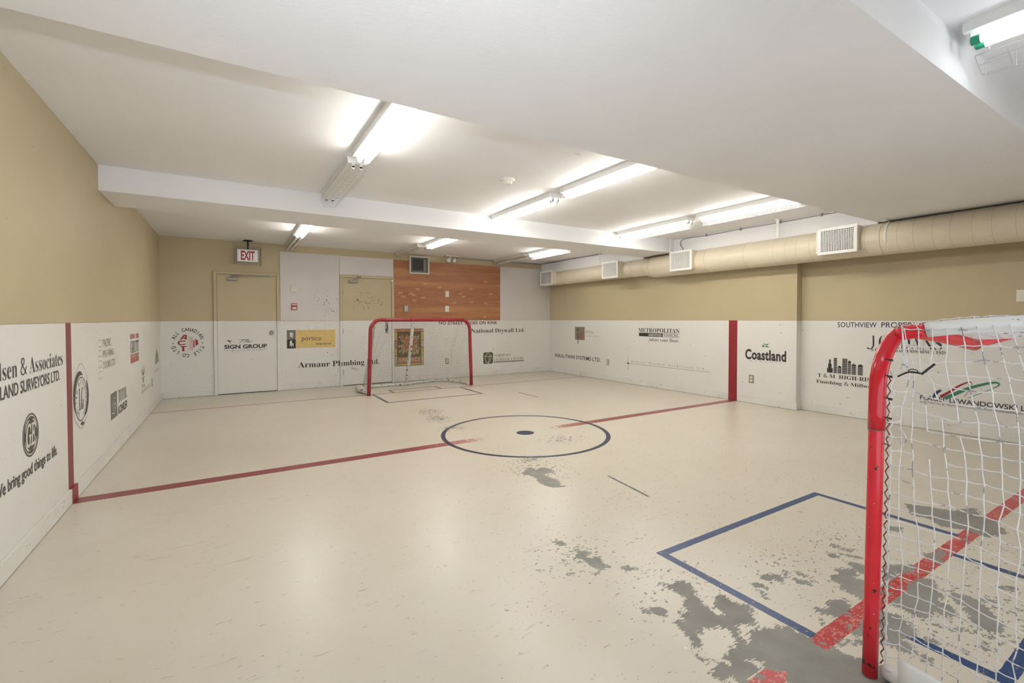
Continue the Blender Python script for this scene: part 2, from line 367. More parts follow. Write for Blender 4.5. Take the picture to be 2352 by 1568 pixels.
    r = g.m('SQRT', g.m('ADD', g.m('MULTIPLY', dx, dx), g.m('MULTIPLY', dy, dy)))
    ring = g.mx(g.inr(r, .852, .898), g.m('LESS_THAN', r, .096))
    dots = g.m('LESS_THAN', g.noise(70, 3, .6, off=11), .69)
    c = g.mix(g.m('MULTIPLY', nb, dots), c, blue)
    c = g.mix(g.m('MULTIPLY', fb, g.m('LESS_THAN', fine, .68)), c, dk)
    c = g.mix(g.m('MULTIPLY', ring, dots), c, (.02, .035, .085))
    # scratch
    sx = g.m('SUBTRACT', g.x, g.m('ADD', 2.44, g.m('MULTIPLY', g.m('SUBTRACT', g.y, 2.2), .12)))
    c = g.mix(g.m('MULTIPLY', g.m('LESS_THAN', g.m('ABSOLUTE', sx), g.m('MULTIPLY', g.noise(12, 3), .02)), g.inr(g.y, 2.2, 2.66)), c, (.12, .14, .13))
    # chips
    wear_ = g.attr('wear'); dn = g.attr('chips')
    n0 = g.m('ADD', g.m('MULTIPLY', g.m('SUBTRACT', g.noise(22, 3, .6), .5), .06), g.m('MULTIPLY', g.m('SUBTRACT', g.noise(70, 4, .65, stretch=(.5, 1.6, 1), dist=.3), .5), .09))
    big = g.m('GREATER_THAN', g.m('ADD', wear_, n0), -.007)
    c1 = g.m('GREATER_THAN', g.noise(26, 4, .5, stretch=(1, .9, 1), off=20), g.m('SUBTRACT', .80, g.m('MULTIPLY', dn, .175)))
    c2 = g.m('GREATER_THAN', g.noise(75, 3, .5, stretch=(.6, 1, 1), off=31), g.m('SUBTRACT', .775, g.m('MULTIPLY', dn, .175)))
    chip = g.mx(big, c1, c2)
    conc = g.mix(g.ramp(g.noise(7, 4, .6), .3, .7), tuple(v*.86 for v in GREYCONC), tuple(v*1.15 for v in GREYCONC))
    conc = g.mix(g.m('MULTIPLY', g.m('GREATER_THAN', g.noise(40, 3, .6, stretch=(.5, 1.4, 1), off=15), .66), .4), conc, (.36, .355, .33))
    # a scrap of the red line that survived inside the bare patch
    lost = g.m('MULTIPLY', chip, g.m('SUBTRACT', 1.0, g.m('MULTIPLY', g.rect(jx, jy, 1.40, 1.605, .83, .90), g.m('LESS_THAN', g.m('ADD', g.noise(26, 3, .6, off=44), g.m('MULTIPLY', fine, .3)), .66))))
    lost = g.m('MULTIPLY', lost, g.m('SUBTRACT', 1.0, g.m('MULTIPLY', g.rect(jx, jy, 1.86, 2.6, .825, .895), g.m('LESS_THAN', g.noise(22, 3, .6, off=40), .54))))
    c = g.mix(lost, c, conc)
    g.bump(g.m('ADD', g.m('MULTIPLY', lost, -.6), g.m('MULTIPLY', g.noise(5, 3), .8)), .12, .004)
    me.materials.append(g.out(c, g.ramp(lost, 0, 1, .30, .6), 0, .45))
    tag(o, 'cream painted concrete rink floor with worn grey patches and red and blue lines', 'floor', kind='structure')
build_floor()

# ------------------------------------------------------------------ shell
def struct(name, b, m, label, cat, **k): return tag(b.obj(name, m, **k), label, cat, kind='structure')
struct('wall_left', B((XL-.1, YF-.1, 0), (XL, YB+.1, ZC+.1)), wall_mat('left_wall_paint', 'y', (4.105, 4.225), [(6.2, 8.6, .1, .8, .05)]),
       'left wall, beige over white rink boards with a red stripe', 'wall')
struct('wall_back', B((XL, YB, 0), (XN, YB+.1, ZC+.1)), wall_mat('back_wall_paint', 'x', None, [(.7, 2.7, .1, 1.15, .11), (.9, 1.75, .95, 1.2, .13), (4.3, 6.4, .1, 1.1, .06)], dens=.3),
       'far wall, beige over white, holding two doors', 'wall')
struct('wall_right', B((XR, YS, 0), (XR+.25, YB+.1, ZC+.1)), wall_mat('right_wall_paint', 'y', (4.112, 4.25), [(6.5, 8.8, .1, .9, .07)]),
       'right wall beyond the step, beige over white with a red stripe', 'wall')
struct('wall_right.001', B((XN, YF-.1, 0), (XN+.13, YS, ZC+.1)), wall_mat('right_near_wall_paint', 'y', None, []),
       'near part of the right wall, set back behind the step', 'wall')
struct('wall_front', B((XL-.1, YF-.1, 0), (XN+.1, YF, ZC+.1)), wall_mat('front_wall_paint', 'x'), 'wall behind the camera, beige over white', 'wall')
struct('ceiling', B((XL-.1, YF-.1, ZC), (XN+.2, YB+.1, ZC+.1)), M_['ceiling'], 'white painted ceiling slab', 'ceiling')
struct('trim_1', B((XL, .754, ZB), (XN, 2.288, ZC)), M_['ceiling'], 'wide white dropped beam overhead in the foreground', 'ceiling beam')
struct('trim_2', B((XL, 5.072, ZB), (XN-.1, 5.722, ZC)), M_['ceiling'], 'narrower white beam crossing the ceiling farther back', 'ceiling beam')
struct('trim_3', B((6.19, 2.288, ZB-.03), (XR, 5.072, ZC)).box((6.19, 5.722, ZB-.03), (XR, YB, ZC)).box((6.19, YF, ZB-.03), (XN, .754, ZC)), M_['ceiling'], 'white bulkhead above the air duct along the right wall', 'ceiling trim')
def base_mat():
    g = NG('baseboard_paint'); g.pos()
    c = g.mix(g.ramp(g.noise(3, 2), .35, .65), (.72, .70, .66), (.78, .765, .73))
    c = g.mix(g.m('MULTIPLY', g.m('GREATER_THAN', g.noise(30, 4, .6, stretch=(.6, .6, 1)), .66), .6), c, (.25, .23, .19))
    side = g.mx(g.m('LESS_THAN', g.x, XL+.1), g.m('GREATER_THAN', g.x, XR-.1))
    c = g.mix(g.m('MULTIPLY', side, g.inr(g.y, 4.10, 4.24)), c, RED)
    c = g.mix(g.m('LESS_THAN', g.z, .004), c, (.12, .11, .09))
    return g.out(c, .45)
bm_ = base_mat()
def baseb(name, a, b, lab): struct(name, B(a, b), bm_, lab, 'baseboard', bevel=.003)
baseb('baseboard_left', (XL, YF, 0), (XL+.018, YB, .10), 'white scuffed baseboard of the left wall')
baseb('baseboard_back', (XL+.018, YB-.018, 0), (-.235, YB, .10), 'short white baseboard left of the first door')
baseb('baseboard_back.001', (.717, YB-.018, 0), (1.70, YB, .10), 'white baseboard between the two doors')
baseb('baseboard_back.002', (2.70, YB-.018, 0), (XR-.018, YB, .10), 'long white baseboard behind the far goal')
baseb('baseboard_right', (XR-.018, YS, 0), (XR, YB-.018, .10), 'white baseboard of the far right wall')
baseb('baseboard_right.001', (XN-.018, YF, 0), (XN, YS-.018, .10), 'white baseboard of the near right wall')
baseb('baseboard_right.002', (XR-.018, YS-.018, 0), (XN-.018, YS, .10), 'tiny white baseboard on the wall step')

# doors
def door_mat(name, specks):
    return wall_mat(name, 'x', None, specks, dens=.2)
def door(n, x0, x1, zt, label, specks, hinge):
    d = thing('door_%d' % n, ((x0+x1)/2, YB, 0), label, 'door', kind='structure')
    dm = door_mat('door_%d_paint' % n, specks)
    fr = MB(); f = .045
    fr.box((x0, YB-.035, 0), (x0+f, YB, zt)).box((x1-f, YB-.035, 0), (x1, YB, zt)).box((x0+f, YB-.035, zt-f), (x1-f, YB, zt))
    # materials use object coordinates, so door meshes keep world coordinates through a delta
    def o(b, name_, m, **k):
        ob = b.obj(name_, m, d, rel=False, **k); ob.location = -d.location; return ob
    o(fr, 'door_frame', dm, bevel=.004)
    o(B((x0+f+.004, YB-.016, .012), (x1-f-.004, YB-.002, zt-f-.004)), 'door_leaf', dm)
    o(B((x0+f, YB-.010, 0), (x1-f, YB-.002, .010)), 'threshold', M_['dark'])
    return d, o
d1, o1 = door(1, -.235, .717, 2.0, 'first metal door left on the far wall, beige above white', [(-.2, .1, .1, .5, .03)], 'l')
o1(MB().disc((.59, YB-.016, 1.0), (0, -1, 0), .036, .034, .012).disc((.59, YB-.028, 1.0), (0, -1, 0), .014, .014, .03), 'rose', M_['steel'], smooth=False)
o1(MB().disc((.59, YB-.055, 1.0), (0, -1, 0), .022, .030, .015).disc((.59, YB-.07, 1.0), (0, -1, 0), .030, .022, .012), 'doorknob', M_['steel'])
cl = o1(B((-.05, YB-.065, 1.86), (.10, YB-.016, 1.905)), 'door_closer', M_['steel'], bevel=.008)
b = MB().tube([(.02, YB-.05, 1.92), (.02, YB-.06, 1.935), (.30, YB-.10, 1.945), (.56, YB-.045, 1.95)], .009, 8)
b.box((.52, YB-.05, 1.94), (.60, YB-.03, 1.962)); o1(b, 'closer_arm', M_['steel'])
d2, o2 = door(2, 1.70, 2.70, 2.035, 'second door right of the yellow sign, beige half full of black puck marks', [(1.78, 2.66, 1.28, 1.85, .185)], 'l')
cl = o2(B((1.86, YB-.065, 1.895), (2.02, YB-.016, 1.94)), 'door_closer', M_['steel'], bevel=.008)
o2(MB().tube([(1.93, YB-.06, 1.945), (1.93, YB-.07, 1.96), (2.06, YB-.13, 2.00), (2.0, YB-.045, 2.005)], .008, 8), 'closer_arm', M_['steel'])
for z in (.25, 1.0, 1.72): o2(MB().tube([(1.747, YB-.026, z-.05), (1.747, YB-.026, z+.05)], .008, 8), 'hinge', M_['steel'])
o2(MB().disc((2.66, YB-.035, 1.965), (0, -1, 0), .018, .014, .01), 'latch_button', M_['plate'])
# lock plate of the second door
b = B((2.525, YB-.022, .955), (2.585, YB-.016, 1.19)); p = o2(b, 'lock_plate', M_['steel'], bevel=.003)
o2(MB().tube([(2.555, YB-.03, 1.12), (2.57, YB-.05, 1.07), (2.545, YB-.03, 1.0)], .009, 8), 'pull_handle', M_['black'])

# wall panels
def wpanel(name, a, b, m, label, cat):
    b = (b[0], b[1]-.001, b[2])
    o = B(a, b).obj(name, m, bevel=.001); return tag(o, label, cat)
def frp(name, specks):
    g = NG(name); g.pos()
    c = g.mix(g.ramp(g.noise(2, 2), .3, .7), (.63, .59, .575), (.67, .63, .615))
    for (u0, u1, z0, z1, a) in specks:
        du = g.m('DIVIDE', g.m('SUBTRACT', g.x, (u0+u1)/2), (u1-u0)/2); dz = g.m('DIVIDE', g.m('SUBTRACT', g.z, (z0+z1)/2), (z1-z0)/2)
        k = g.m('SUBTRACT', 1.0, g.m('ADD', g.m('MULTIPLY', du, du), g.m('MULTIPLY', dz, dz)), clamp=True)
        k = g.m('GREATER_THAN', g.noise(30, 2, .5, stretch=(.8, 1, 1.8), off=4.4), g.m('SUBTRACT', .80, g.m('MULTIPLY', k, a)))
        c = g.mix(k, c, (.06, .055, .05))
    return g.out(c, .4)
wpanel('wall_panel', (.727, YB-.010, ZT+.002), (1.697, YB, 2.387), frp('panel_paint', [(1.0, 1.9, 1.1, 1.95, .15)]), 'tall pale grey wall panel between the doors, holding the thermostat', 'wall panel')
wpanel('wall_panel', (1.703, YB-.010, 2.04), (2.697, YB, 2.38), frp('panel_paint_small', []), 'low pale grey panel right above the second door', 'wall panel')
wpanel('wall_panel', (5.076, YB-.010, ZT+.002), (XR-.004, YB, 2.375), frp('panel_paint_right', [(5.0, 6.3, 1.6, 2.2, .03)]), 'pale grey wall panel in the far right corner under the duct end', 'wall panel')
g = NG('reddish_plywood'); g.pos()
gr = g.noise(2.6, 5, .65, stretch=(.5, 1, 7), dist=.8)
c = g.mix(g.ramp(gr, .3, .7), (.33, .125, .055), (.45, .20, .10))
g2 = g.noise(16, 5, .7, stretch=(.55, 1, 2.6), off=3, dist=1.2)
c = g.mix(g.m('MULTIPLY', g.m('GREATER_THAN', g2, .585), .45), c, (.20, .07, .032))
lite = g.noise(1.1, 3, .6, stretch=(.25, 1, 6), off=6)
c = g.mix(g.m('MULTIPLY', g.ramp(lite, .52, .7), .5), c, (.60, .32, .14))
c = g.mix(g.m('GREATER_THAN', g.noise(26, 2, .5, stretch=(.8, 1, 1.6), off=9), .77), c, (.03, .015, .01))
for (u, z) in [(3.35,1.93),(3.18,1.82),(3.05,1.73),(2.9,1.66),(3.1,1.70),(3.65,1.87),(3.82,1.80),(4.12,1.75),(4.2,1.70),(4.37,1.86),(4.72,2.03),(4.38,1.58),(3.98,1.56),(4.72,1.56),(3.3,1.66),(3.12,1.6),(4.7,1.27),(4.85,1.77),(2.84,1.74)]:
    c = g.mix(g.m('MULTIPLY', g.rect(g.m('ADD', g.x, g.m('MULTIPLY', g.noise(9, 2), .04)), g.z, u-.03, u+.055, z-.016, z+.018), .45), c, (.68, .43, .24))
wpanel('plywood_panel', (2.703, YB-.014, ZT+.002), (5.072, YB, 2.375), g.out(c, .45), 'reddish brown plywood sheet on the far wall behind the goal', 'plywood')

# ------------------------------------------------------------------ fluorescent fixtures
def guard_mesh(L, w, h, z, step=.10, tilt=0, dx=0, open_=False):
    """trapezoid wire cage below the tubes, running along y from 0 to L"""
    b = MB(); r = .0012
    def ring(y):
        pts = [(-w, y, z+.02), (-w*.62, y, z-h), (w*.62, y, z-h), (w, y, z+.02)]
        c, s = math.cos(tilt), math.sin(tilt)
        return [((p[0])*c-(p[2]-z)*s+dx, p[1], z+(p[0])*s+(p[2]-z)*c) for p in pts]
    n = int(L/step)
    for i in range(n+1): b.tube(ring(i*L/n), r, 4)
    R0, R1 = ring(0), ring(L)
    for k in range(4): b.tube([R0[k], R1[k]], r, 4)
    m0 = [(R0[1][i]+R0[2][i])/2 for i in range(3)]; m1 = [(R1[1][i]+R1[2][i])/2 for i in range(3)]
    b.tube([m0, m1], r, 4)
    for (a, c_) in ((0, 1), (2, 3)):
        b.tube([[(R0[a][i]+R0[c_][i])/2 for i in range(3)], [(R1[a][i]+R1[c_][i])/2 for i in range(3)]], r, 4)
    return b
def make_fixture(lit=True, tubes=2, guard=False, cool=False, caps='white_metal', body='white_metal', L=1.22, guard_kw={}, label='', group=None):
    """origin at the ceiling, fixture runs from y=0 to y=L, hanging down"""
    t = thing('fluorescent_light', (0, 0, ZC), label, 'ceiling light', group)
    m = M_[body]
    b = MB(); w0, w1, h = .078, .072, .048
    n = [(-w0, 0, 0), (w0, 0, 0), (w0, L, 0), (-w0, L, 0), (-w1, 0, -h), (w1, 0, -h), (w1, L, -h), (-w1, L, -h)]
    b.v += n; b.f += [(0,1,2,3), (4,7,6,5), (0,4,5,1), (1,5,6,2), (2,6,7,3), (3,7,4,0)]
    b.box((-.0105, .12, -h-.001), (.0105, L-.12, -h))
    b.obj('housing', m, t, rel=False, bevel=.003)
    for y, s in ((.012, 1), (L-.012, -1)):
        for x in (-.030, .030):
            q = MB().box((x-.011, y-.007, -h-.030), (x+.011, y+.007, -h)); q.disc((x, y-.007, -h-.030), (0, 1, 0), .013, .013, .014, 12)
            q.obj('lamp_holder', m, t, rel=False)
    if tubes:
        for x in ((-.030, .030) if tubes == 2 else (.030,)):
            mt = M_[('tube_cool' if cool else 'tube_warm') if lit else 'tube_off']
            tb = MB().disc((x, .045, -h-.031), (0, 1, 0), .0185, .0185, L-.09, 12).obj('tube', mt, t, smooth=False, rel=False)
            cp = MB().disc((x, .018, -h-.031), (0, 1, 0), .0187, .0187, .030, 12).disc((x, L-.048, -h-.031), (0, 1, 0), .0187, .0187, .030, 12)
            cp.obj('end_cap', M_[caps], tb, rel=False)
    if guard: guard_mesh(L, .085, .055, -h-.035, **guard_kw).obj('wire_guard', M_['wire'], t, rel=False)
    return t
LG = 'fluorescent ceiling lights'
specs = [  # x, y, lit, tubes, guard, cool, label
 (.875, 2.43, 1, 2, 0, 0, 'lit twin-tube ceiling light, leftmost of those between the two beams'),
 (2.85, 2.43, 1, 2, 0, 0, 'lit twin-tube light of the middle row tucked against the near beam'),
 (2.85, 3.81, 1, 2, 0, 0, 'lit twin-tube light of the middle row just before the far beam, bare tubes'),
 (4.96, 2.45, 1, 2, 1, 0, 'lit light with wire guard, nearest in the row beside the air duct'),
 (4.96, 3.80, 1, 2, 1, 0, 'lit light with wire guard just before the far beam beside the duct hanger rod'),
 (.875, 6.22, 1, 2, 0, 0, 'lit light beyond the far beam, the one closest to the exit sign'),
 (2.88, 6.22, 1, 2, 0, 0, 'lit light beyond the far beam in front of the square wall vent'),
 (4.96, 6.22, 1, 2, 1, 0, 'lit guarded light beyond the far beam, nearest to the air duct'),
 (4.96, 7.56, 0, 1, 1, 0, 'unlit guarded light over the right end of the plywood sheet'),
 (.875, -.50, 1, 2, 0, 1, 'unseen cool white ceiling light added in the near bay, left'),  # this and the next are out of view, added to light the foreground
 (4.96, -.50, 1, 2, 0, 1, 'unseen cool white ceiling light added in the near bay, right'),
]
for (x, y, lit, tb, gd, cool, lab) in specs:
    f = make_fixture(bool(lit), tb, bool(gd), bool(cool), 'white_metal', 'white_metal' if lit else 'old_white', label=lab, group=LG)
    f.location = (x, y, ZC)
f = make_fixture(False, 0, True, False, label='unlit empty strip light with a loose wire guard, left of the middle bay', group=LG, guard_kw=dict(step=.10)); f.location = (.875, 3.80, ZC)
f = make_fixture(False, 2, False, False, body='old_white', label='unlit twin-tube strip light between the exit sign and the tall grey wall panel', group=LG); f.location = (.875, 7.56, ZC)
f = make_fixture(False, 0, False, False, body='old_white', label='unlit empty strip light ending above the square wall vent', group=LG); f.location = (2.80, 7.56, ZC)
f = make_fixture(True, 2, False, True, caps='green_cap', label='lit light at top right with green tube caps and a wire guard hanging open', group=LG); f.location = (2.802, -.508, ZC)
gm = MB()
A = Vector((2.965, .70, 2.385)); rr = .0013
def gp(y, k): return [(2.885, y+.01, 2.405), (2.985, y+.01, 2.35), (3.035, y+.01, 2.36), (3.03, y+.01, 2.43)][k]
for i in range(13):
    y = .70-.10*i; gm.tube([gp(y, 0), gp(y, 1), gp(y, 2), gp(y, 3)], rr, 4)
for k in range(4): gm.tube([gp(.70, k), gp(-.50, k)], rr, 4)
gm.tube([(2.935, .71, 2.378), (2.935, -.49, 2.378)], rr, 4)
gm.tube([(2.870, .66, 2.459), (2.875, .66, 2.41), (2.885, .71, 2.405)], rr, 4)
gm.tube([(2.870, -.45, 2.459), (2.875, -.45, 2.41), (2.885, -.45, 2.405)], rr, 4)
gm.obj('wire_guard', M_['wire'], f)

# ------------------------------------------------------------------ air duct
dt = thing('air_duct', (6.215, 5, 2.11), 'beige round air duct running along the top of the right wall', 'air duct')
DX = 6.215
def ring_path(x, z, y0, y1, r, seg=40): return MB().disc((x, y0, z), (0, 1, 0), r, r, y1-y0, seg)
big = ring_path(DX, 2.108, YF+.02, 5.45, .178); big.obj('duct_section', M_['duct'], dt, smooth=False)
b = MB().disc((DX, 5.45, 2.108), (0, 1, 0), .178, .152, .16, 40); b.obj('reducer', M_['duct'], dt)
ring_path(DX+.02, 2.130, 5.60, 8.74, .150).obj('duct_section', M_['duct'], dt)
MB().disc((DX+.02, 8.74, 2.13), (0, 1, 0), .150, .146, .02, 40).obj('end_cap', M_['duct'], dt)
sm = MB()
def hoop(x, y, z, r, t=.0035, w=.006): sm.disc((x, y, z), (0, 1, 0), r+t, r+t, w, 40)
for i in range(27): hoop(DX, -.4+i*.145 + (0 if i % 2 else .01), 2.108, .178, .0006, .0022)
sm.obj('spiral_seams', M_['seam'], dt)
for (y, r, x, z) in ((5.50, .170, DX, 2.11), (5.95, .150, DX+.02, 2.13), (4.40, .178, DX, 2.108), (3.78, .178, DX, 2.108), (2.22, .178, DX, 2.108), (7.95, .150, DX+.02, 2.13)):
    MB().disc((x, y, z), (0, 1, 0), r+.004, r+.004, .016, 40).obj('collar', M_['duct'], dt)
def register(y0, y1, cols, dark_bits=()):
    """supply register on a square boot on the duct; faces -x"""
    x0, z0, z1 = 5.985, 1.975, 2.288
    bt = B((x0+.012, y0-.005, z0+.02), (6.10, y1+.02, z1-.02)).obj('register_boot', M_['duct'], dt)
    fr = MB(); f = .035
    fr.box((x0, y0, z0), (x0+.012, y1, z0+f)).box((x0, y0, z1-f), (x0+.012, y1, z1)).box((x0, y0, z0+f), (x0+.012, y0+f, z1-f)).box((x0, y1-f, z0+f), (x0+.012, y1, z1-f))
    q = fr.obj('register', M_['white_metal'], dt, bevel=.002)
    o0 = MB().box((x0+.0115, y0+f, z0+f), (x0+.0125, y1-f, z1-f)).obj('cavity_shade', M_['dark'], q)  # black sheet painted as the shade behind the grille
    gr = MB(); n = cols
    for i in range(n+1):
        y = y0+f+(y1-y0-2*f)*i/n; gr.box((x0+.001, y-.0035, z0+f), (x0+.011, y+.0035, z1-f))
    for i in range(1, 14):
        z = z0+f+(z1-z0-2*f)*i/14; gr.box((x0+.004, y0+f, z-.0022), (x0+.011, y1-f, z+.0022))
    gr.obj('grille', M_['white_metal'], q)
register(2.405, 2.815, 20); register(4.575, 4.985, 20); register(6.14, 6.56, 22); register(8.14, 8.60, 10)
for (y, x, r) in ((8.72, 6.17, .006), (5.03, 6.05, .008), (6.72, 6.08, .006)):
    MB().tube([(x, y, 2.26), (x, y, ZC-.002 if y < 5.06 or y > 5.73 else ZC)], r, 8).disc((x, y, ZC-.006), (0, 0, 1), .016, .016, .006, 12).obj('hanger_rod', M_['white_metal'], dt)
B((6.04, 3.30, 2.26), (6.052, 3.335, ZC)).box((6.02, 3.295, ZC-.012), (6.07, 3.34, ZC)).obj('hanger_strap', M_['white_metal'], dt)
hs = MB()
pts = [(DX-.185*math.cos(a), 2.16, 2.108+.185*math.sin(a)) for a in [math.radians(v) for v in range(-20, 95, 12)]]
for p, q in zip(pts, pts[1:]): hs.poly([p, q, (q[0], 2.18, q[2]), (p[0], 2.18, p[2])])
hs.box((6.0, 2.15, 2.272), (6.07, 2.20, 2.294)); hs.obj('hanger_strap', M_['white_metal'], dt)

# conduits
def tagged(b, name, m, label, cat, **k): return tag(b.obj(name, m, **k), label, cat)
c1 = thing('electrical_conduit', (6.18, 7.3, 2.495), 'grey cable conduit under the ceiling between the far beam and the far wall', 'conduit')
pts = [(6.178, 8.80, 2.497), (6.178, 8.2, 2.490), (6.178, 7.7, 2.497), (6.178, 7.1, 2.488), (6.178, 6.5, 2.497), (6.178, 5.74, 2.492)]
MB().tube(crom(pts, 4), .009, 8).obj('pipe', M_['conduit'], c1)
for y in (8.3, 7.6, 6.9, 6.3): B((6.163, y, 2.478), (6.192, y+.018, 2.506)).obj('clip', M_['conduit'], c1)
c2 = thing('electrical_conduit', (6.18, 3.7, 2.49), 'grey conduit along the bulkhead top bending down to the duct', 'conduit')
pts = [(6.165, 4.86, 2.305), (6.168, 4.89, 2.36), (6.172, 4.93, 2.42), (6.178, 4.90, 2.485), (6.178, 4.75, 2.495), (6.178, 4.4, 2.487), (6.178, 3.9, 2.493), (6.178, 3.3, 2.487), (6.178, 2.8, 2.49), (6.178, 2.29, 2.487)]
MB().tube(crom(pts, 5), .0065, 8).obj('pipe', M_['conduit'], c2)
for y in (4.45, 3.9, 3.35, 2.85): B((6.160, y, 2.474), (6.192, y+.02, 2.506)).obj('clip', M_['conduit'], c2)
c3 = thing('electrical_conduit', (5, YB, 2.49), 'thin dark conduit under the ceiling right of the emergency lamp', 'conduit')
MB().tube([(4.02, YB-.012, 2.49), (6.15, YB-.012, 2.492)], .007, 6).obj('pipe', M_['conduit'], c3)

# ------------------------------------------------------------------ small devices
es = thing('exit_sign', (.25, 8.66, ZC), 'red and white EXIT sign in a wire guard hanging over the first door', 'exit sign')
MB().disc((.25, 8.66, ZC-.012), (0, 0, 1), .075, .06, .012, 20).tube([(.25, 8.66, ZC-.01), (.25, 8.66, 2.37)], .012, 10).obj('ceiling_mount', M_['dark'], es)
bx = B((.095, 8.63, 2.155), (.395, 8.69, 2.355)).obj('sign_box', M_['old_white'], es, bevel=.005)
ef = emit('exit_face', (1.0, .93, .82), .10)
EXF = B((.103, 8.626, 2.163), (.387, 8.630, 2.347)).obj('sign_face', ef, bx)
wg = MB(); y = 8.615
x0, x1, z0, z1 = .062, .437, 2.125, 2.39
for i in range(14): x = x0+(x1-x0)*i/13; wg.tube([(x, y, z0), (x, y, z1)], .0018, 4)
for i in range(10): z = z0+(z1-z0)*i/9; wg.tube([(x0, y, z), (x1, y, z)], .0018, 4)
for (x, z) in ((x0, z0), (x1, z0), (x0, z1), (x1, z1)): wg.tube([(x, y, z), (x, YB-.001, z)], .003, 5)
wg.tube([(x0, y, z0), (x1, y, z0), (x1, y, z1), (x0, y, z1)], .004, 5, closed=True)
for x in (x0, x1): wg.tube([(x, YB-.004, z0), (x, YB-.004, z1)], .004, 5)
wg.obj('wire_guard', M_['conduit'], es)

sd = thing('smoke_detector', (2.19, 3.67, ZC), 'small round white smoke detector on the middle ceiling', 'smoke detector')
MB().disc((2.19, 3.67, ZC-.018), (0, 0, 1), .062, .070, .018).obj('base', M_['plate'], sd)
MB().disc((2.19, 3.67, ZC-.045), (0, 0, 1), .034, .050, .027).obj('cap', M_['plate'], sd)

el = thing('emergency_light', (3.83, 8.70, ZC), 'ceiling emergency lamp with two small round heads by the far wall', 'emergency light')
B((3.70, 8.60, ZC-.02), (3.97, 8.78, ZC)).obj('mounting_plate', M_['old_white'], el, bevel=.003)
for s in (-1, 1):
    hd = MB().disc((3.83+s*.045, 8.66, ZC-.075), (s*.4, -1, -.5), .034, .044, .05, 20).obj('lamp_head', M_['old_white'], el)
    MB().disc((3.83+s*.045+s*.018, 8.66-.045, ZC-.0975), (s*.4, -1, -.5), .038, .034, .004, 20).obj('lens', M_['tube_off'], hd)
MB().disc((3.83, 8.69, ZC-.06), (0, 0, 1), .02, .03, .04, 16).obj('neck', M_['old_white'], el)
wg = MB()
for k in range(6):
    a = PI*k/6; wg.tube([(3.83+.11*math.cos(a)*math.cos(t), 8.68+.09*math.sin(a)*math.cos(t), ZC-.02-.12*math.sin(t)) for t in [PI*j/10 for j in range(11)]], .0018, 4)
wg.obj('wire_guard', M_['wire'], el)

# square wall vent
vt = thing('wall_vent', (3.21, YB, 2.30), 'square white-framed air vent with wire mesh at the top of the plywood', 'vent')
x0, x1, z0, z1 = 3.005, 3.415, 2.12, 2.475
fr = MB(); y0, y1 = YB-.055, YB-.014; f = .028
fr.box((x0, y0, z0), (x1, y1, z0+f)).box((x0, y0, z1-f), (x1, y1, z1)).box((x0, y0, z0+f), (x0+f, y1, z1-f)).box((x1-f, y0, z0+f), (x1, y1, z1-f))
fr.obj('frame', M_['old_white'], vt, bevel=.002)
B((x0+f, y1-.003, z0+f), (x1-f, y1-.001, z1-f)).obj('back_plate', mat('grey_galvanised', (.20, .20, .185), .5), vt)
ib = MB(); ib.box((x0+.075, y1-.012, z0+.06), (x1-.07, y1-.004, z1-.055)); ib.obj('duct_opening_shade', M_['dark'], vt)  # solid black block, the shade of the recess put into its colour
B((x1-.115, y1-.025, z0+.05), (x1-.075, y1-.004, z1-.065)).box((x0+.075, y1-.02, z0+.05), (x1-.07, y1-.012, z0+.065)).obj('duct_lip', M_['steel'], vt)
wm = MB()
for i in range(1, 22): x = x0+f+(x1-x0-2*f)*i/22; wm.tube([(x, y0+.008, z0+f), (x, y0+.008, z1-f)], .0010, 4)
for i in range(1, 19): z = z0+f+(z1-z0-2*f)*i/19; wm.tube([(x0+f, y0+.006, z), (x1-f, y0+.006, z)], .0010, 4)
wm.obj('wire_mesh', M_['conduit'], vt)

def wallbox(name, cat, wall, u0, u1, z0, z1, d, label, m, off=0.0, parts=()):
    """a plate on a wall; parts = (name, u0,u1,z0,z1,depth,material)"""
    base = {'B': YB, 'R': XR, 'N': XN}[wall]
    def bx(a0, a1, c0, c1, e0, e1):
        if wall == 'B': return B((a0, base-off-e1, c0), (a1, base-off-e0, c1))
        return B((base-off-e1, a0, c0), (base-off-e0, a1, c1))
    loc = ((u0+u1)/2, base-off, (z0+z1)/2) if wall == 'B' else (base-off, (u0+u1)/2, (z0+z1)/2)
    t = thing(name, loc, label, cat)
    bx(u0, u1, z0, z1, 0, d).obj('cover', m, t, bevel=.002)
    for (n, a0, a1, c0, c1, dd, mm) in parts: bx(a0, a1, c0, c1, d, d+dd).obj(n, mm, t, bevel=.001)
    return t
P = M_
wallbox('thermostat', 'thermostat', 'B', .885, .99, 1.685, 1.80, .012, 'small white thermostat on the pale panel between the doors', P['plate'], .010, [('dial_box', .905, .965, 1.70, 1.785, .02, P['cream'])])
wallbox('fire_alarm_pull', 'fire alarm', 'B', .897, .987, 1.388, 1.498, .03, 'red fire alarm pull station under the thermostat', P['redink'], .010, [('pull_handle', .91, .975, 1.40, 1.435, .012, P['cream']), ('label_plate', .905, .98, 1.465, 1.485, .003, P['cream'])])
wallbox('blank_plate', 'wall plate', 'B', 3.77, 3.85, 1.68, 1.795, .008, 'ivory cover plate on the plywood, the upper of two', P['plate'], .014, [('insert', 3.785, 3.835, 1.70, 1.775, .006, P['cream'])])
wallbox('light_switch', 'switch', 'B', 3.77, 3.85, 1.375, 1.495, .008, 'ivory switch plate on the plywood, straight below the blank one', P['plate'], .014, [('toggle', 3.80, 3.82, 1.42, 1.45, .015, P['cream'])])
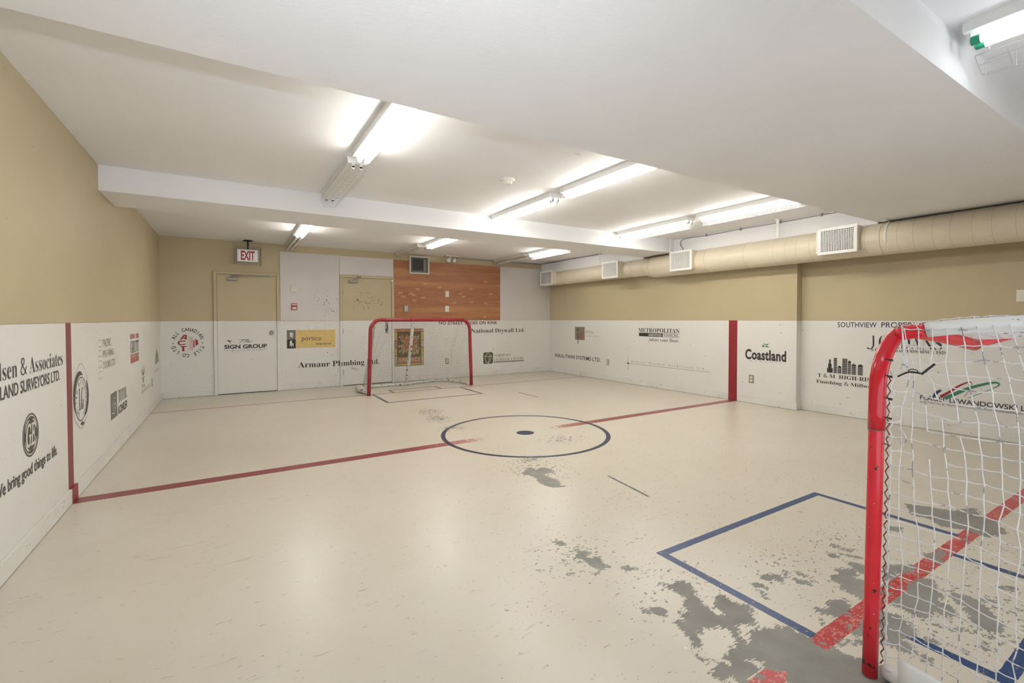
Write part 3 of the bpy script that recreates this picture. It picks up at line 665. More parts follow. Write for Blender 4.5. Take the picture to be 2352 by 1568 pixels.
t_ = wallbox('keypad', 'keypad', 'B', 2.895, 2.975, 1.365, 1.50, .03, 'worn grey keypad box on the plywood beside the second door', P['steel'], .014, [])
for i in range(3):
    for j in range(4): B((2.905+.022*i, YB-.05, 1.38+.028*j), (2.92+.022*i, YB-.044, 1.398+.028*j)).obj('key', P['cream'], t_)
for (wl, u, z, lab, off) in (('B', 3.808, .355, 'worn electrical outlet low on the far wall behind the goal net', 0), ('R', 6.87, .355, 'electrical outlet low on the right wall beyond the red stripe', 0), ('R', 3.888, .350, 'electrical outlet low on the right wall nearer than the red stripe', 0)):
    wallbox('power_outlet', 'outlet', wl, u-.036, u+.036, z-.058, z+.058, .007, lab, P['plate_grey'], off,
            [('socket', u-.020, u+.020, z+.006, z+.040, .004, P['socket']), ('socket', u-.020, u+.020, z-.040, z-.006, .004, P['socket'])])
wallbox('blank_plate', 'wall plate', 'N', 1.03, 1.285, 1.385, 1.50, .008, 'ivory blank plate on the beige wall at the right edge, above the near goal', P['plate'])

# ------------------------------------------------------------------ lettering and logos
FD = os.path.join(bpy.utils.resource_path('LOCAL'), 'datafiles', 'fonts')
_fonts = {}
def font(fn):
    if fn not in _fonts:
        try: _fonts[fn] = bpy.data.fonts.load(os.path.join(FD, fn))
        except Exception: _fonts[fn] = None
    return _fonts[fn]
def serif(s):
    o = ''
    for ch in s:
        if 'A' <= ch <= 'Z': o += chr(0x1D400+ord(ch)-65)
        elif 'a' <= ch <= 'z': o += chr(0x1D41A+ord(ch)-97)
        elif '0' <= ch <= '9': o += chr(0x1D7CE+ord(ch)-48)
        else: o += ch
    return o
def ital(s):
    o = ''
    for ch in s:
        if 'A' <= ch <= 'Z': o += chr(0x1D434+ord(ch)-65)
        elif 'a' <= ch <= 'z': o += '\u210e' if ch == 'h' else chr(0x1D44E+ord(ch)-97)
        else: o += ch
    return o
_caps = {}
def capheight(face):
    if face not in _caps:
        _caps[face] = 1.0
        v = glyphs('H', face)[0]; _caps[face] = max(p[1] for p in v)
    return _caps[face]
def glyphs(s, face='sans', bold=0.0, space=1.0):
    """outline text as (verts2d, faces, xmin, xmax, capheight)"""
    c = bpy.data.curves.new('t', 'FONT'); f = None
    if face in ('serif', 'ital'): f = font('NotoSansMath-Regular.woff2')
    if f: s = serif(s) if face == 'serif' else ital(s); c.font = f
    c.body = s; c.offset = bold; c.space_character = space; c.resolution_u = 4
    o = bpy.data.objects.new('t', c); C.objects.link(o); bpy.context.view_layer.update()
    me = bpy.data.meshes.new_from_object(o)
    v = [(a.co.x, a.co.y) for a in me.vertices]; fs = [tuple(p.vertices) for p in me.polygons]
    bpy.data.objects.remove(o); bpy.data.curves.remove(c); bpy.data.meshes.remove(me)
    xs = [a[0] for a in v] or [0, 1]
    cap = capheight(face)
    return v, fs, min(xs), max(xs), cap
def onwall(wall, off=.0):
    """maps (u, z) on a wall to 3D; u grows to the viewer's right"""
    e = .0015+off
    if wall == 'L': return lambda u, z, d=0: (XL+e+d, u, z)
    if wall == 'B': return lambda u, z, d=0: (u, YB-e-d, z)
    if wall == 'R': return lambda u, z, d=0: (XR-e-d, u, z)
    if wall == 'N': return lambda u, z, d=0: (XN-e-d, u, z)
def text_mb(W, s, u0, u1, zb, cap, face='sans', bold=0.0, slant=0.0, rot=None, d=0, space=1.0, zb1=None):
    v, fs, a, b, ch = glyphs(s, face, bold, space)
    mb = MB()
    for (x, y) in v:
        k = (x-a)/(b-a); zz = y/ch*cap
        mb.v.append(W(u0+(u1-u0)*k+slant*zz*(1 if u1 > u0 else -1), (zb if zb1 is None else zb+(zb1-zb)*k)+zz, d))
    mb.f = [tuple(f) for f in fs]
    return mb
def arc_text(W, s, cu, cz, r, a0, a1, h, inward=False, sgn=1, face='sans', bold=0.0, d=0, rz=1.0, wid=.75):
    """letters round a circle; angles in degrees, clockwise from the top; rz squashes"""
    mb = MB(); n = len(s)
    for i, ch in enumerate(s):
        if ch == ' ': continue
        th = math.radians(a0+(a1-a0)*i/max(1, n-1)); v, fs, xa, xb, cp = glyphs(ch, face, bold)
        k = h/cp; n0 = len(mb.v)
        for (x, y) in v:
            lx = (x-(xa+xb)/2)*k*wid; ly = y*k-h/2
            if inward: lx, ly = -lx, -ly
            rr_ = r+ly; uu = rr_*math.sin(th)+lx*math.cos(th); zz = rr_*math.cos(th)-lx*math.sin(th)
            mb.v.append(W(cu+sgn*uu, cz+zz*rz, d))
        mb.f += [tuple(q+n0 for q in f) for f in fs]
    return mb
def ring_mb(W, cu, cz, r0, r1, rz=1.0, d=0, a0=0, a1=360, n=48, sgn=1, taper=None):
    mb = MB(); N = n if a1-a0 >= 360 else n+1
    for i in range(N):
        t = math.radians(a0+(a1-a0)*i/n)
        k = 1 if taper is None else math.sin(PI*i/n)**taper
        for r in (r0, r0+(r1-r0)*k): mb.v.append(W(cu+sgn*r*math.sin(t), cz+r*math.cos(t)*rz, d))
    for i in range(n):
        j = (i+1) % N; mb.f.append((2*i, 2*i+1, 2*j+1, 2*j))
    return mb
def disc_mb(W, cu, cz, ru, rz, d=0, n=48):
    return MB().poly([W(cu+ru*math.sin(2*PI*i/n), cz+rz*math.cos(2*PI*i/n), d) for i in range(n)])
def poly_mb(W, *ps, d=0):
    mb = MB()
    for p in ps: mb.poly([W(u, z, d) for u, z in p])
    return mb
def rect_mb(W, u0, u1, z0, z1, d=0): return poly_mb(W, [(u0, z0), (u1, z0), (u1, z1), (u0, z1)], d=d)
def stroke_mb(W, pts, w, d=0):
    """flat ribbon; w number or list"""
    mb = MB(); n = len(pts); ws = w if hasattr(w, '__len__') else [w]*n
    for i in range(n):
        a = pts[max(0, i-1)]; b = pts[min(n-1, i+1)]; dx, dz = b[0]-a[0], b[1]-a[1]; L = math.hypot(dx, dz) or 1
        nx, nz = -dz/L*ws[i]/2, dx/L*ws[i]/2
        mb.v += [W(pts[i][0]+nx, pts[i][1]+nz, d), W(pts[i][0]-nx, pts[i][1]-nz, d)]
    for i in range(n-1): mb.f.append((2*i, 2*i+1, 2*i+3, 2*i+2))
    return mb
def arc2(cu, cz, ru, rz, a0, a1, n=16): return [(cu+ru*math.cos(math.radians(a0+(a1-a0)*i/n)), cz+rz*math.sin(math.radians(a0+(a1-a0)*i/n))) for i in range(n+1)]
def logo(wall, u, z, label, cat='wall sign', off=.0, name='sponsor_sign'):
    W = onwall(wall, off); t = thing(name, W(u, z), label, cat)
    return W, t
L_ = 'sponsor_sign'

# --- exit sign letters
text_mb(lambda u, z, d=0: (u, 8.6245, z), 'EXIT', .150, .345, 2.187, .135, bold=.035).obj('lettering', mat('exit_red', (.50, .035, .03), .5), EXF)
# --- left wall
W, t = logo('L', 3.3, .93, 'black two-line surveyors sign with thin serif capitals, nearest on the left wall')
text_mb(W, 'Olsen & Associates', 2.975, 4.03, .932, .086, 'serif', -.006).obj('lettering', M_['ink2'], t)
text_mb(W, 'B.C. LAND SURVEYORS LTD.', 2.92, 3.965, .842, .062, bold=.012).obj('lettering', M_['ink2'], t)
W, t = logo('L', 3.46, .55, 'round black appliance emblem with its slogan below, nearest on the left wall')
cu, cz = 3.457, .602
ring_mb(W, cu, cz, .108, .116).obj('outer_ring', M_['ink2'], t)
dsk = disc_mb(W, cu, cz, .100, .100).obj('disc', M_['ink2'], t)
for a in (15, 105, 195, 285): ring_mb(W, cu, cz, .082, .094, d=.0004, a0=a, a1=a+62, n=16, taper=.6).obj('swirl', M_['cream'], dsk)
e = .0006
text_mb(W, 'GE', cu-.072, cu+.070, cz-.055, .112, 'ital', bold=.022, d=e).obj('monogram', M_['cream'], dsk)
text_mb(W, 'We bring good things to life.', 3.005, 3.885, .392, .058, bold=.016).obj('lettering', M_['ink2'], t)

W, t = logo('L', 4.45, .68, 'oval black seal with two letters inside, just right of the left wall stripe')
cu, cz = 4.435, .672
ring_mb(W, cu, cz-.02, .148, .155, 1.02).obj('inner_ring', M_['ink2'], t)
ol = [(cu+.20*math.sin(a)*(1+.05*math.sin(5*a)), cz+.226*math.cos(a)*(1+.03*math.cos(6*a))) for a in [2*PI*i/60 for i in range(61)]]
stroke_mb(W, ol, .004).obj('outline', M_['ink3'], t)
ring_mb(W, cu, cz-.02, .156, .200, 1.1, a0=-120, a1=20, n=30, taper=.8).obj('crescent', M_['ink2'], t)
ring_mb(W, cu, cz-.0, .166, .208, 1.08, a0=55, a1=150, n=30, taper=.8).obj('crescent', M_['ink2'], t)
poly_mb(W, [(cu-.03, .475), (cu+.02, .487), (cu+.07, .47), (cu+.04, .452), (cu+.03, .464), (cu, .46)]).obj('knot', M_['ink2'], t)
text_mb(W, 'LG', cu-.055, cu+.065, .575, .155, 'serif', -.004).obj('lettering', M_['ink2'], t)
arc_text(W, 'UNITED', cu, cz-.02, .122, -150, -60, .030, bold=.01).obj('arc_lettering', M_['ink2'], t)
arc_text(W, 'NEW', cu, cz-.02, .122, -25, 25, .032, bold=.01).obj('arc_lettering', M_['ink3'], t)
arc_text(W, 'WARRANTY', cu, cz-.02, .122, 50, 150, .028, bold=.01).obj('arc_lettering', M_['ink3'], t)

W, t = logo('L', 5.25, .92, 'faint grey three-line door company sign with stacked door outlines')
text_mb(W, 'PACIFIC', 5.13, 5.43, .988, .066).obj('lettering', M_['ink3'], t)
text_mb(W, 'PRE-HUNG', 5.12, 5.545, .900, .058).obj('lettering', M_['ink3'], t)
text_mb(W, 'DOORS LTD', 5.12, 5.575, .803, .060).obj('lettering', M_['ink3'], t)
b = MB()
for (z0, z1) in ((.995, 1.05), (.915, .965), (.825, .88), (.735, .79)):
    for q in (stroke_mb(W, [(4.965, z0), (5.08, z0), (5.08, z1), (4.965, z1), (4.965, z0)], .005),):
        n0 = len(b.v); b.v += q.v; b.f += [tuple(i+n0 for i in f) for f in q.f]
b.obj('door_outlines', M_['ink3'], t)

W, t = logo('L', 6.6, .9, 'red and black stacked sign high on the left wall with tall narrow letters')
rect_mb(W, 6.36, 6.62, 1.012, 1.062).obj('top_block', M_['redink2'], t)
rect_mb(W, 6.72, 6.90, 1.008, 1.062).obj('top_block', M_['redink2'], t)
text_mb(W, '/', 6.64, 6.70, 1.012, .045).obj('slash', M_['redink2'], t)
text_mb(W, 'GRUTT', 6.37, 6.895, .856, .13, 'serif').obj('lettering', M_['ink2'], t)
lb = rect_mb(W, 6.36, 6.885, .745, .84).obj('lower_block', M_['redink2'], t)
text_mb(W, 'CONSTRUCTION', 6.38, 6.87, .800, .028, d=.0006).obj('lettering', M_['cream'], lb)

W, t = logo('L', 5.7, .45, 'dark square emblem with tall TOTAL lettering low on the left wall')
bk = rect_mb(W, 5.375, 5.64, .317, .553).obj('emblem', M_['grey'], t)
stroke_mb(W, [(5.42, .375), (5.50, .36), (5.62, .43), (5.57, .455), (5.47, .40)], .010, d=.0005).obj('check_mark', M_['cream'], bk)
stroke_mb(W, [(5.43, .43), (5.53, .505), (5.60, .49), (5.55, .43), (5.50, .455)], .007, d=.0005).obj('check_mark', M_['cream'], bk)
text_mb(W, 'TOTAL', 5.71, 6.13, .425, .118, 'serif', -.006).obj('lettering', M_['ink2'], t)
text_mb(W, 'KOHLER', 5.69, 6.14, .320, .072, bold=.03).obj('lettering', M_['ink2'], t)

W, t = logo('L', 7.2, .5, 'small faded leaf emblem over a letter T near the far left corner')
for q in ([(7.17, .535), (7.17, .668)], [(7.17, .545), (7.05, .60), (7.02, .635)], [(7.17, .545), (7.29, .60), (7.32, .64)]): stroke_mb(W, q, [.03, .006] if len(q) == 2 else [.035, .02, .005]).obj('leaf', M_['fgreen'], t)
text_mb(W, 'T', 7.06, 7.28, .455, .062, 'serif').obj('lettering', M_['grey'], t)
text_mb(W, 'Ten', 7.03, 7.30, .392, .042, 'serif').obj('lettering', M_['ink3'], t)
stroke_mb(W, [(7.0, .352), (7.74, .372)], .006).obj('line', M_['ink3'], t)
text_mb(W, 'ARCHITECTS', 7.02, 7.74, .330, .022).obj('lettering', M_['ink3'], t)
W, t = logo('L', 8.4, .72, 'faint green tree-like emblem closest to the far left corner')
poly_mb(W, [(8.2, .58), (8.62, .60), (8.55, .72), (8.38, .80), (8.25, .70)]).obj('shape', M_['fgreen'], t)
stroke_mb(W, [(8.17, .89), (8.28, .80)], .008).obj('line', M_['fgreen'], t)
stroke_mb(W, [(8.15, .48), (8.6, .51)], .014).obj('line', M_['ink3'], t)
tagged(rect_mb(onwall('L'), 7.86, 7.93, .305, .425), 'wall_slot', M_['grey'], 'small dark upright slot low in the far left corner', 'wall slot')

# --- far wall
W, t = logo('B', -.58, .86, 'round red and black tile company sign left of the first door')
cu, cz = -.580, .86
arc_text(W, 'ALL CANADIAN', cu, cz, .196, -68, 68, .050, bold=.018, rz=1.05).obj('arc_lettering', M_['ink'], t)
arc_text(W, 'TILE CO LTD', cu, cz, .196, 112, 250, .050, bold=.018, rz=1.05).obj('arc_lettering', M_['ink'], t)
for s in (-1, 1): disc_mb(W, cu+s*.19, cz-.01, .008, .008).obj('dot', M_['ink'], t)
r_ = M_['redink']
def ac(*pts): return [(-.58+(370+x/15.68-431)*.005615, .86-(740+y/15.68-786.5)*.00684) for x, y in pts]
la = poly_mb(W, ac((670,622),(800,445),(915,445),(915,622),(850,622),(850,582),(775,582),(740,622))).obj('letter_a', r_, t)
poly_mb(W, ac((790,545),(850,475),(850,545)), d=.0005).obj('counter', M_['cream'], la)
poly_mb(W, ac((575,735),(640,655),(850,655),(890,702),(820,688),(680,692),(645,735),(680,778),(820,778),(900,752),(840,808),(640,814))).obj('letter_c', r_, t)
poly_mb(W, ac((665,848),(905,848),(905,878),(827,880),(827,1038),(745,1038),(745,880),(690,880))).obj('letter_t', r_, t)
for x, wd, y0_, y1_ in ((950,4,470,1050),(975,4,500,1040),(1005,5,520,1020),(1030,8,540,1010),(1058,9,550,1005),(1105,14,525,1005)):
    poly_mb(W, ac((x-wd/2,y0_),(x+wd/2,y0_),(x+wd/2,y1_),(x-wd/2,y1_))).obj('stripe', r_ if wd > 8 else M_['redink2'], t)
poly_mb(W, ac((1150,655),(1190,630),(1190,905),(1160,925),(1150,900))).obj('stripe', r_, t)
poly_mb(W, ac((1225,600),(1245,600),(1262,640),(1340,655),(1308,720),(1352,775),(1225,872))).obj('half_maple_leaf', r_, t)

W, t = logo('B', .2, .82, 'black SIGN GROUP lettering on the first door with a leaping kangaroo', off=.016)
text_mb(W, 'SIGN GROUP', -.097, .517, .745, .060, bold=.035).obj('lettering', M_['ink'], t)
text_mb(W, 'The', .10, .285, .838, .045, 'ital', slant=.9).obj('lettering', M_['ink'], t)
rect_mb(W, .108, .262, .886, .891).obj('cross_bar', M_['ink'], t)
poly_mb(W, [(-.092, .896), (-.05, .878), (-.028, .884), (-.010, .868), (.004, .886), (.003, .868), (-.012, .858), (-.012, .836), (-.020, .826), (-.022, .855), (-.045, .868)]).obj('kangaroo', M_['ink'], t)
text_mb(W, 'manufacturing signs & graphics', -.09, .512, .706, .018).obj('lettering', M_['ink3'], t)

W, t = logo('B', 1.22, .88, 'yellow portico sign with two chair pictures between the doors')
bb = rect_mb(W, .966, 1.618, .720, 1.037).obj('yellow_panel', M_['yellow'], t)
b1 = rect_mb(W, .823, .962, .880, 1.035).obj('grey_square', M_['grey'], t)
b2 = rect_mb(W, .823, .962, .717, .877).obj('black_square', M_['ink'], t)
text_mb(W, 'portico', 1.06, 1.38, .850, .080, d=.0006).obj('lettering', M_['ink2'], bb)
text_mb(W, 'design group', 1.28, 1.545, .777, .022, bold=.03, slant=.25, d=.0006).obj('lettering', M_['ink2'], bb)
poly_mb(W, [(.865, .985), (.89, 1.0), (.925, .985), (.915, .925), (.925, .905), (.90, .908), (.865, .925), (.875, .945)], d=.0006).obj('chair_picture', M_['cream'], b1)
poly_mb(W, [(.870, .85), (.905, .855), (.905, .81), (.928, .80), (.928, .75), (.918, .75), (.915, .775), (.902, .775), (.902, .74), (.892, .74), (.890, .77), (.878, .77), (.875, .75), (.865, .75), (.868, .80)], d=.0006).obj('chair_picture', M_['cream'], b2)

W, t = logo('B', 1.7, .42, 'black serif plumbing company lettering running across the second door', name='sponsor_lettering')
text_mb(W, 'Armaur Pl', .998, 1.70, .376, .095, 'serif', zb1=.372).obj('lettering', M_['ink'], t)
W2 = onwall('B', .017)
text_mb(W2, 'mbing Ltd.', 1.755, 2.412, .372, .095, 'serif').obj('lettering', M_['ink'], t)
W3 = onwall('B', .035); text_mb(W3, 'u', 1.708, 1.742, .372, .095, 'serif').obj('lettering', M_['ink2'], t)
tagged(MB().poly([W2(u, z) for u, z in ((1.88, .335), (1.90, .33), (2.03, .295), (2.03, .290), (1.90, .322))]).poly([W2(u, z) for u, z in ((1.89, .31), (2.02, .262), (2.02, .258), (1.89, .305))]), 'pencil_scribble', M_['grey'], 'small dark scribble under the plumbing lettering on the door', 'scribble')

W, t = logo('B', 3.0, .66, 'orange stained-glass style sun sign behind the far goal', name='sponsor_sign')
bd = M_['ink2']; u0, u1, z0, z1 = 2.710, 3.304, .302, 1.036
base = rect_mb(W, u0, u1, z0, z1).obj('backing', mat('dark_green_vinyl', (.10, .085, .035), .6), t)
org = mat('orange_vinyl', (.52, .20, .09), .5, var=.2); ylw = mat('gold_vinyl', (.55, .38, .09), .5, var=.15); tan = mat('tan_vinyl', (.50, .38, .24), .5, var=.15)
def rr(a, b_, c_, d_, m, n='pane'): rect_mb(W, u0+a, u0+b_, z0+c_, z0+d_, d=.0005).obj(n, m, base)
rr(.06, .53, .680, .722, org, 'border'); rr(.06, .53, .012, .05, ylw, 'border')
for k, (c_, d_, m) in enumerate(((.06, .20, tan), (.21, .35, ylw), (.36, .50, org), (.51, .67, ylw))): rr(.008, .052, c_, d_, m, 'border'); rr(.54, .586, c_, d_, m if k != 2 else tan, 'border')
for a in (.008, .54): rr(a, a+.046, .012, .05, tan, 'border'); rr(a, a+.046, .680, .722, tan, 'border')
random.seed(3); cu, cz = u0+.295, z0+.43
sh = {0: MB(), 1: MB(), 2: MB()}
for i in range(38):
    a = 2*PI*i/38+random.uniform(-.03, .03)
    r = .02
    while r < .38:
        L = random.uniform(.03, .10) + r*.15; r2 = min(r+L, .40); da = random.uniform(.055, .072)
        q = [(cu+rad*math.cos(a+s_*da), cz+rad*math.sin(a+s_*da)) for rad, s_ in ((r, -1), (r2, -1), (r2, 1), (r, 1))]
        if all(u0+.065 < p[0] < u0+.525 and z0+.185 < p[1] < z0+.670 for p in q):
            sh[0 if r < .10 or random.random() < .2 else (1 if random.random() < .55 else 2)].poly([W(p[0], p[1], .0005) for p in q])
        r = r2+.012
sh[0].obj('sun_rays', org, base); sh[1].obj('sun_rays', tan, base); sh[2].obj('sun_rays', mat('khaki_vinyl', (.36, .33, .14), .5, var=.2), base)
rr(.062, .528, .058, .178, mat('brown_vinyl', (.33, .19, .10), .5), 'name_band')
text_mb(W, 'SUNDANCE', u0+.075, u0+.515, z0+.085, .072, d=.001, bold=.01).obj('lettering', mat('pink_vinyl', (.72, .42, .34), .5), base)

W, t = logo('B', 4.3, 1.14, 'dark red NO STREET SHOES ON RINK lettering above the far goal', 'wall lettering', name='rule_lettering')
text_mb(W, 'NO STREET SHOES ON RINK', 3.634, 5.005, 1.114, .062, bold=.022, space=1.1).obj('lettering', M_['maroon'], t)
W, t = logo('B', 5.0, .98, 'black serif drywall company lettering right of the far goal', name='sponsor_lettering')
text_mb(W, 'National Drywall Ltd.', 4.366, 5.724, .930, .088, 'serif', -.004).obj('lettering', M_['ink'], t)
W, t = logo('B', 5.2, .38, 'dark lantern emblem with lighting company lettering low on the far wall')
bx_ = MB(); rad = .04
pts = [(x+dx, z+dz) for (x, z, a0) in ((4.857, .462, 0), (4.697, .462, 90), (4.697, .290, 180), (4.857, .290, 270)) for dx, dz in [(rad*math.cos(math.radians(a0+15*k)), rad*math.sin(math.radians(a0+15*k))) for k in range(7)]]
em = bx_.poly([W(u, z) for u, z in pts]).obj('emblem', M_['olive'], t)
for q in ([(4.69, .405), (4.775, .495), (4.865, .405)], [(4.69, .405), (4.78, .415), (4.865, .405)], [(4.70, .395), (4.725, .285), (4.77, .280), (4.815, .285), (4.85, .395)], [(4.805, .40), (4.79, .285)], [(4.775, .285), (4.775, .25)]):
    stroke_mb(W, q, .012 if q[0] != (4.775, .285) else .03, d=.0005).obj('lantern_outline', M_['cream'], em)
text_mb(W, 'NORBURN', 4.918, 5.352, .395, .055, 'serif', -.007).obj('lettering', M_['grey'], t)
text_mb(W, 'LIGHTING CENTRE', 4.925, 5.700, .306, .055, 'serif', -.007).obj('lettering', M_['grey'], t)
rect_mb(W, 4.916, 5.712, .277, .290).obj('underline', M_['ink'], t); rect_mb(W, 4.916, 5.712, .262, .267).obj('underline', M_['ink2'], t)

# --- right wall (u decreases to the right)
W, t = logo('R', 7.6, .93, 'brown square sign with thin letters "in" near the far right corner')
bk = rect_mb(W, 7.902, 7.582, .771, 1.052).obj('brown_square', M_['taupe'], t)
rect_mb(W, 7.812, 7.792, .690, .935, d=.0006).obj('letter_i', M_['ink'], t)
disc_mb(W, 7.812, .985, .018, .022, d=.0006).obj('letter_i_dot', M_['ink'], t)
stroke_mb(W, [(7.765, .80), (7.74, .88), (7.70, .905), (7.665, .90), (7.68, .85), (7.695, .785)], .013, d=.0006).obj('letter_n', M_['redink'], t)
text_mb(W, 'INTEGRA', 7.555, 7.30, .915, .060).obj('lettering', M_['ink3'], t)
text_mb(W, 'ARCHITECTURE INC.', 7.565, 7.12, .852, .022).obj('lettering', M_['ink3'], t)
W, t = logo('R', 7.85, .38, 'bold black INSUL-TWIN SYSTEMS lettering low by the far right corner', name='sponsor_lettering')
text_mb(W, 'INSUL-TWIN SYSTEMS LTD.', 8.632, 7.078, .347, .075, bold=.011).obj('lettering', M_['ink'], t)
W, t = logo('R', 5.6, .94, 'black METROPOLITAN hardwood floors sign high on the right wall')
text_mb(W, 'METROPOLITAN', 6.058, 5.147, .980, .074, 'serif', -.003).obj('lettering', M_['ink'], t)
bk = rect_mb(W, 6.048, 5.50, .906, .968).obj('black_bar', M_['ink'], t)
text_mb(W, 'HARDWOOD', 5.825, 5.525, .918, .036, bold=.03, d=.0006).obj('lettering', M_['cream'], bk)
stroke_mb(W, [(5.50, .908), (5.148, .908), (5.148, .966), (5.50, .966)], .004).obj('outline_box', M_['ink2'], t)
text_mb(W, 'FLOORS, INC.', 5.475, 5.165, .918, .038, bold=.01).obj('lettering', M_['ink'], t)
text_mb(W, 'Adore your floor.', 5.820, 5.152, .825, .056, 'serif', -.006).obj('lettering', M_['ink2'], t)
W, t = logo('R', 5.5, .38, 'faint architects lettering on a long line with a small cross')
text_mb(W, 'Ramsay Worden Architects ltd.', 6.245, 4.635, .408, .036, 'serif', -.006, space=1.35).obj('lettering', M_['ink3'], t)
rect_mb(W, 6.431, 4.564, .378, .383).obj('line', M_['grey'], t)
rect_mb(W, 6.322, 6.312, .257, .505).obj('cross_line', M_['ink3'], t)
disc_mb(W, 6.317, .3805, .022, .020, d=.0004).obj('dot', M_['ink2'], t)
W, t = logo('R', 3.7, .72, 'heavy black Coastland sign with a small green mark, right of the red stripe')
v_ = text_mb(W, 'Coastland', 3.985, 3.401, .641, .134, bold=.034, space=1.06).obj('lettering', M_['ink'], t)
poly_mb(W, [(3.732, .868), (3.69, .868), (3.67, .855), (3.732, .862)], [(3.732, .850), (3.715, .850), (3.69, .822), (3.732, .822)], [(3.70, .855), (3.66, .87), (3.635, .872), (3.655, .852)], [(3.70, .845), (3.67, .845), (3.625, .820), (3.675, .822)]).obj('green_mark', M_['green'], t)
text_mb(W, 'w  e  b  c  o  r  n', 3.93, 3.45, .608, .018).obj('lettering', M_['ink3'], t)

W, t = logo('N', 2.3, 1.15, 'navy blue SOUTHVIEW PROPERTIES lettering just above the near goal post', name='sponsor_lettering')
text_mb(W, 'SOUTHVIEW', 2.837, 2.422, 1.116, .060, bold=.010, space=1.05).obj('lettering', M_['navy'], t)
text_mb(W, 'PROPERTIES', 2.378, 1.93, 1.118, .060, bold=.010, space=1.05).obj('lettering', M_['navy'], t)
W, t = logo('N', 2.15, .94, 'black JORDANS sign with tall thin serif capitals partly hidden by the goal post')
text_mb(W, 'ORDANS', 2.40, 1.83, .875, .148, 'serif', -.010).obj('lettering', M_['ink'], t)
stroke_mb(W, [(2.455, 1.02), (2.452, .90), (2.47, .86), (2.50, .858), (2.515, .872)], [.016, .016, .012, .010, .020]).obj('letter_j', M_['ink'], t)
text_mb(W, 'A FAMILY TRADITION SINCE 1929', 2.48, 1.790, .836, .030, 'serif').obj('lettering', M_['ink'], t)
W, t = logo('N', 2.75, .55, 'black city skyline sign left of the near goal post')
sk = MB(); base_z = .530
def tower(ua, ub, top, shape, cols, rows):
    """ua > ub; windows are left open between black bars"""
    wd = ua-ub
    if shape == 'step':
        q = [[(ua, base_z), (ub, base_z), (ub, base_z+.06), (ua, base_z+.06)], [(ua-.012, base_z+.06), (ub+.014, base_z+.06), (ub+.014, base_z+.115), (ua-.012, base_z+.115)], [(ua-.022, base_z+.115), (ub+.024, base_z+.115), (ub+.024, top), (ua-.022, top)]]
        for p in q: sk.poly([W(u, z) for u, z in p])
        return
    nx, nz = cols, rows; bw = wd/(nx*2+1); bz = (top-base_z)/(nz*2+1)
    for i in range(nx+1): u = ua-2*i*bw; sk.poly([W(u, base_z), W(u-bw, base_z), W(u-bw, top), W(u, top)])
    for j in range(nz+1): z = base_z+2*j*bz; sk.poly([W(ua, z, .0002), W(ub, z, .0002), W(ub, z+bz, .0002), W(ua, z+bz, .0002)])
    m = (ua+ub)/2
    if shape == 'peak': sk.poly([W(ua, top), W(ub, top), W(m+.006-.012, top+.02), W(m+.006, top+.02)])
    if shape == 'spire': sk.poly([W(ua, top), W(ub, top), W(ub+.004, top+.01), W(m-.003, top+.014), W(m-.003, top+.032), W(m+.003, top+.032), W(m+.003, top+.014), W(ua-.004, top+.01)])
    if shape == 'dome': sk.poly([W(m+wd/2*math.cos(PI*k/10), top+.022*math.sin(PI*k/10)) for k in range(11)])
for a in ((2.951, 2.885, .700, 'step', 0, 0), (2.875, 2.838, .722, '', 3, 8), (2.830, 2.788, .608, 'peak', 3, 4), (2.778, 2.724, .720, '', 4, 8), (2.716, 2.684, .678, 'dome', 3, 6), (2.675, 2.630, .645, 'spire', 3, 5), (2.610, 2.558, .640, 'dome', 4, 5)): tower(*a)
sk.obj('skyline', M_['ink'], t)
text_mb(W, 'T & M  HIGH-RISE', 3.062, 2.425, .462, .046, 'serif').obj('lettering', M_['ink'], t)
text_mb(W, 'Finishing & Millwork', 3.078, 2.395, .383, .042, 'serif').obj('lettering', M_['ink'], t)
W, t = logo('N', 1.7, .45, 'engineering consultants sign with red and green loops seen through the near net')
text_mb(W, 'FLAGEL LEWANDOWSKI LTD.', 2.008, 1.105, .322, .048, bold=.012).obj('lettering', M_['ink'], t)
text_mb(W, 'ELECTRICAL & TELECOMMUNICATION ENGINEERING CONSULTANTS', 2.008, .98, .285, .018).obj('lettering', M_['ink2'], t)
def P3(x, y):  # helper: measured on the near right wall
    return x, y
sw = [(1.835,.375),(1.77,.43),(1.70,.50),(1.64,.545),(1.605,.56),(1.59,.545),(1.60,.50),(1.625,.44),(1.65,.40)]
stroke_mb(W, [tuple(p) for p in crom([(u, z, 0) for u, z in sw], 5) and [(q.x, q.y) for q in crom([(u, z, 0) for u, z in sw], 5)]], [.030-.026*min(1, i/26) for i in range(41)]).obj('red_loop', M_['redink'], t)
sw = [(1.80,.36),(1.72,.42),(1.62,.49),(1.50,.55),(1.43,.575),(1.395,.572),(1.40,.545),(1.47,.49),(1.56,.43),(1.62,.39)]
stroke_mb(W, [(q.x, q.y) for q in crom([(u, z, 0) for u, z in sw], 5)], [.034-.029*min(1, max(0, (i-6)/28)) for i in range(46)], d=.0004).obj('green_loop', M_['green'], t)
poly_mb(W, [(1.905, .36), (1.885, .42), (1.84, .455), (1.825, .44), (1.86, .40), (1.875, .36)], d=.0002).obj('blue_wedge', M_['navy'], t)

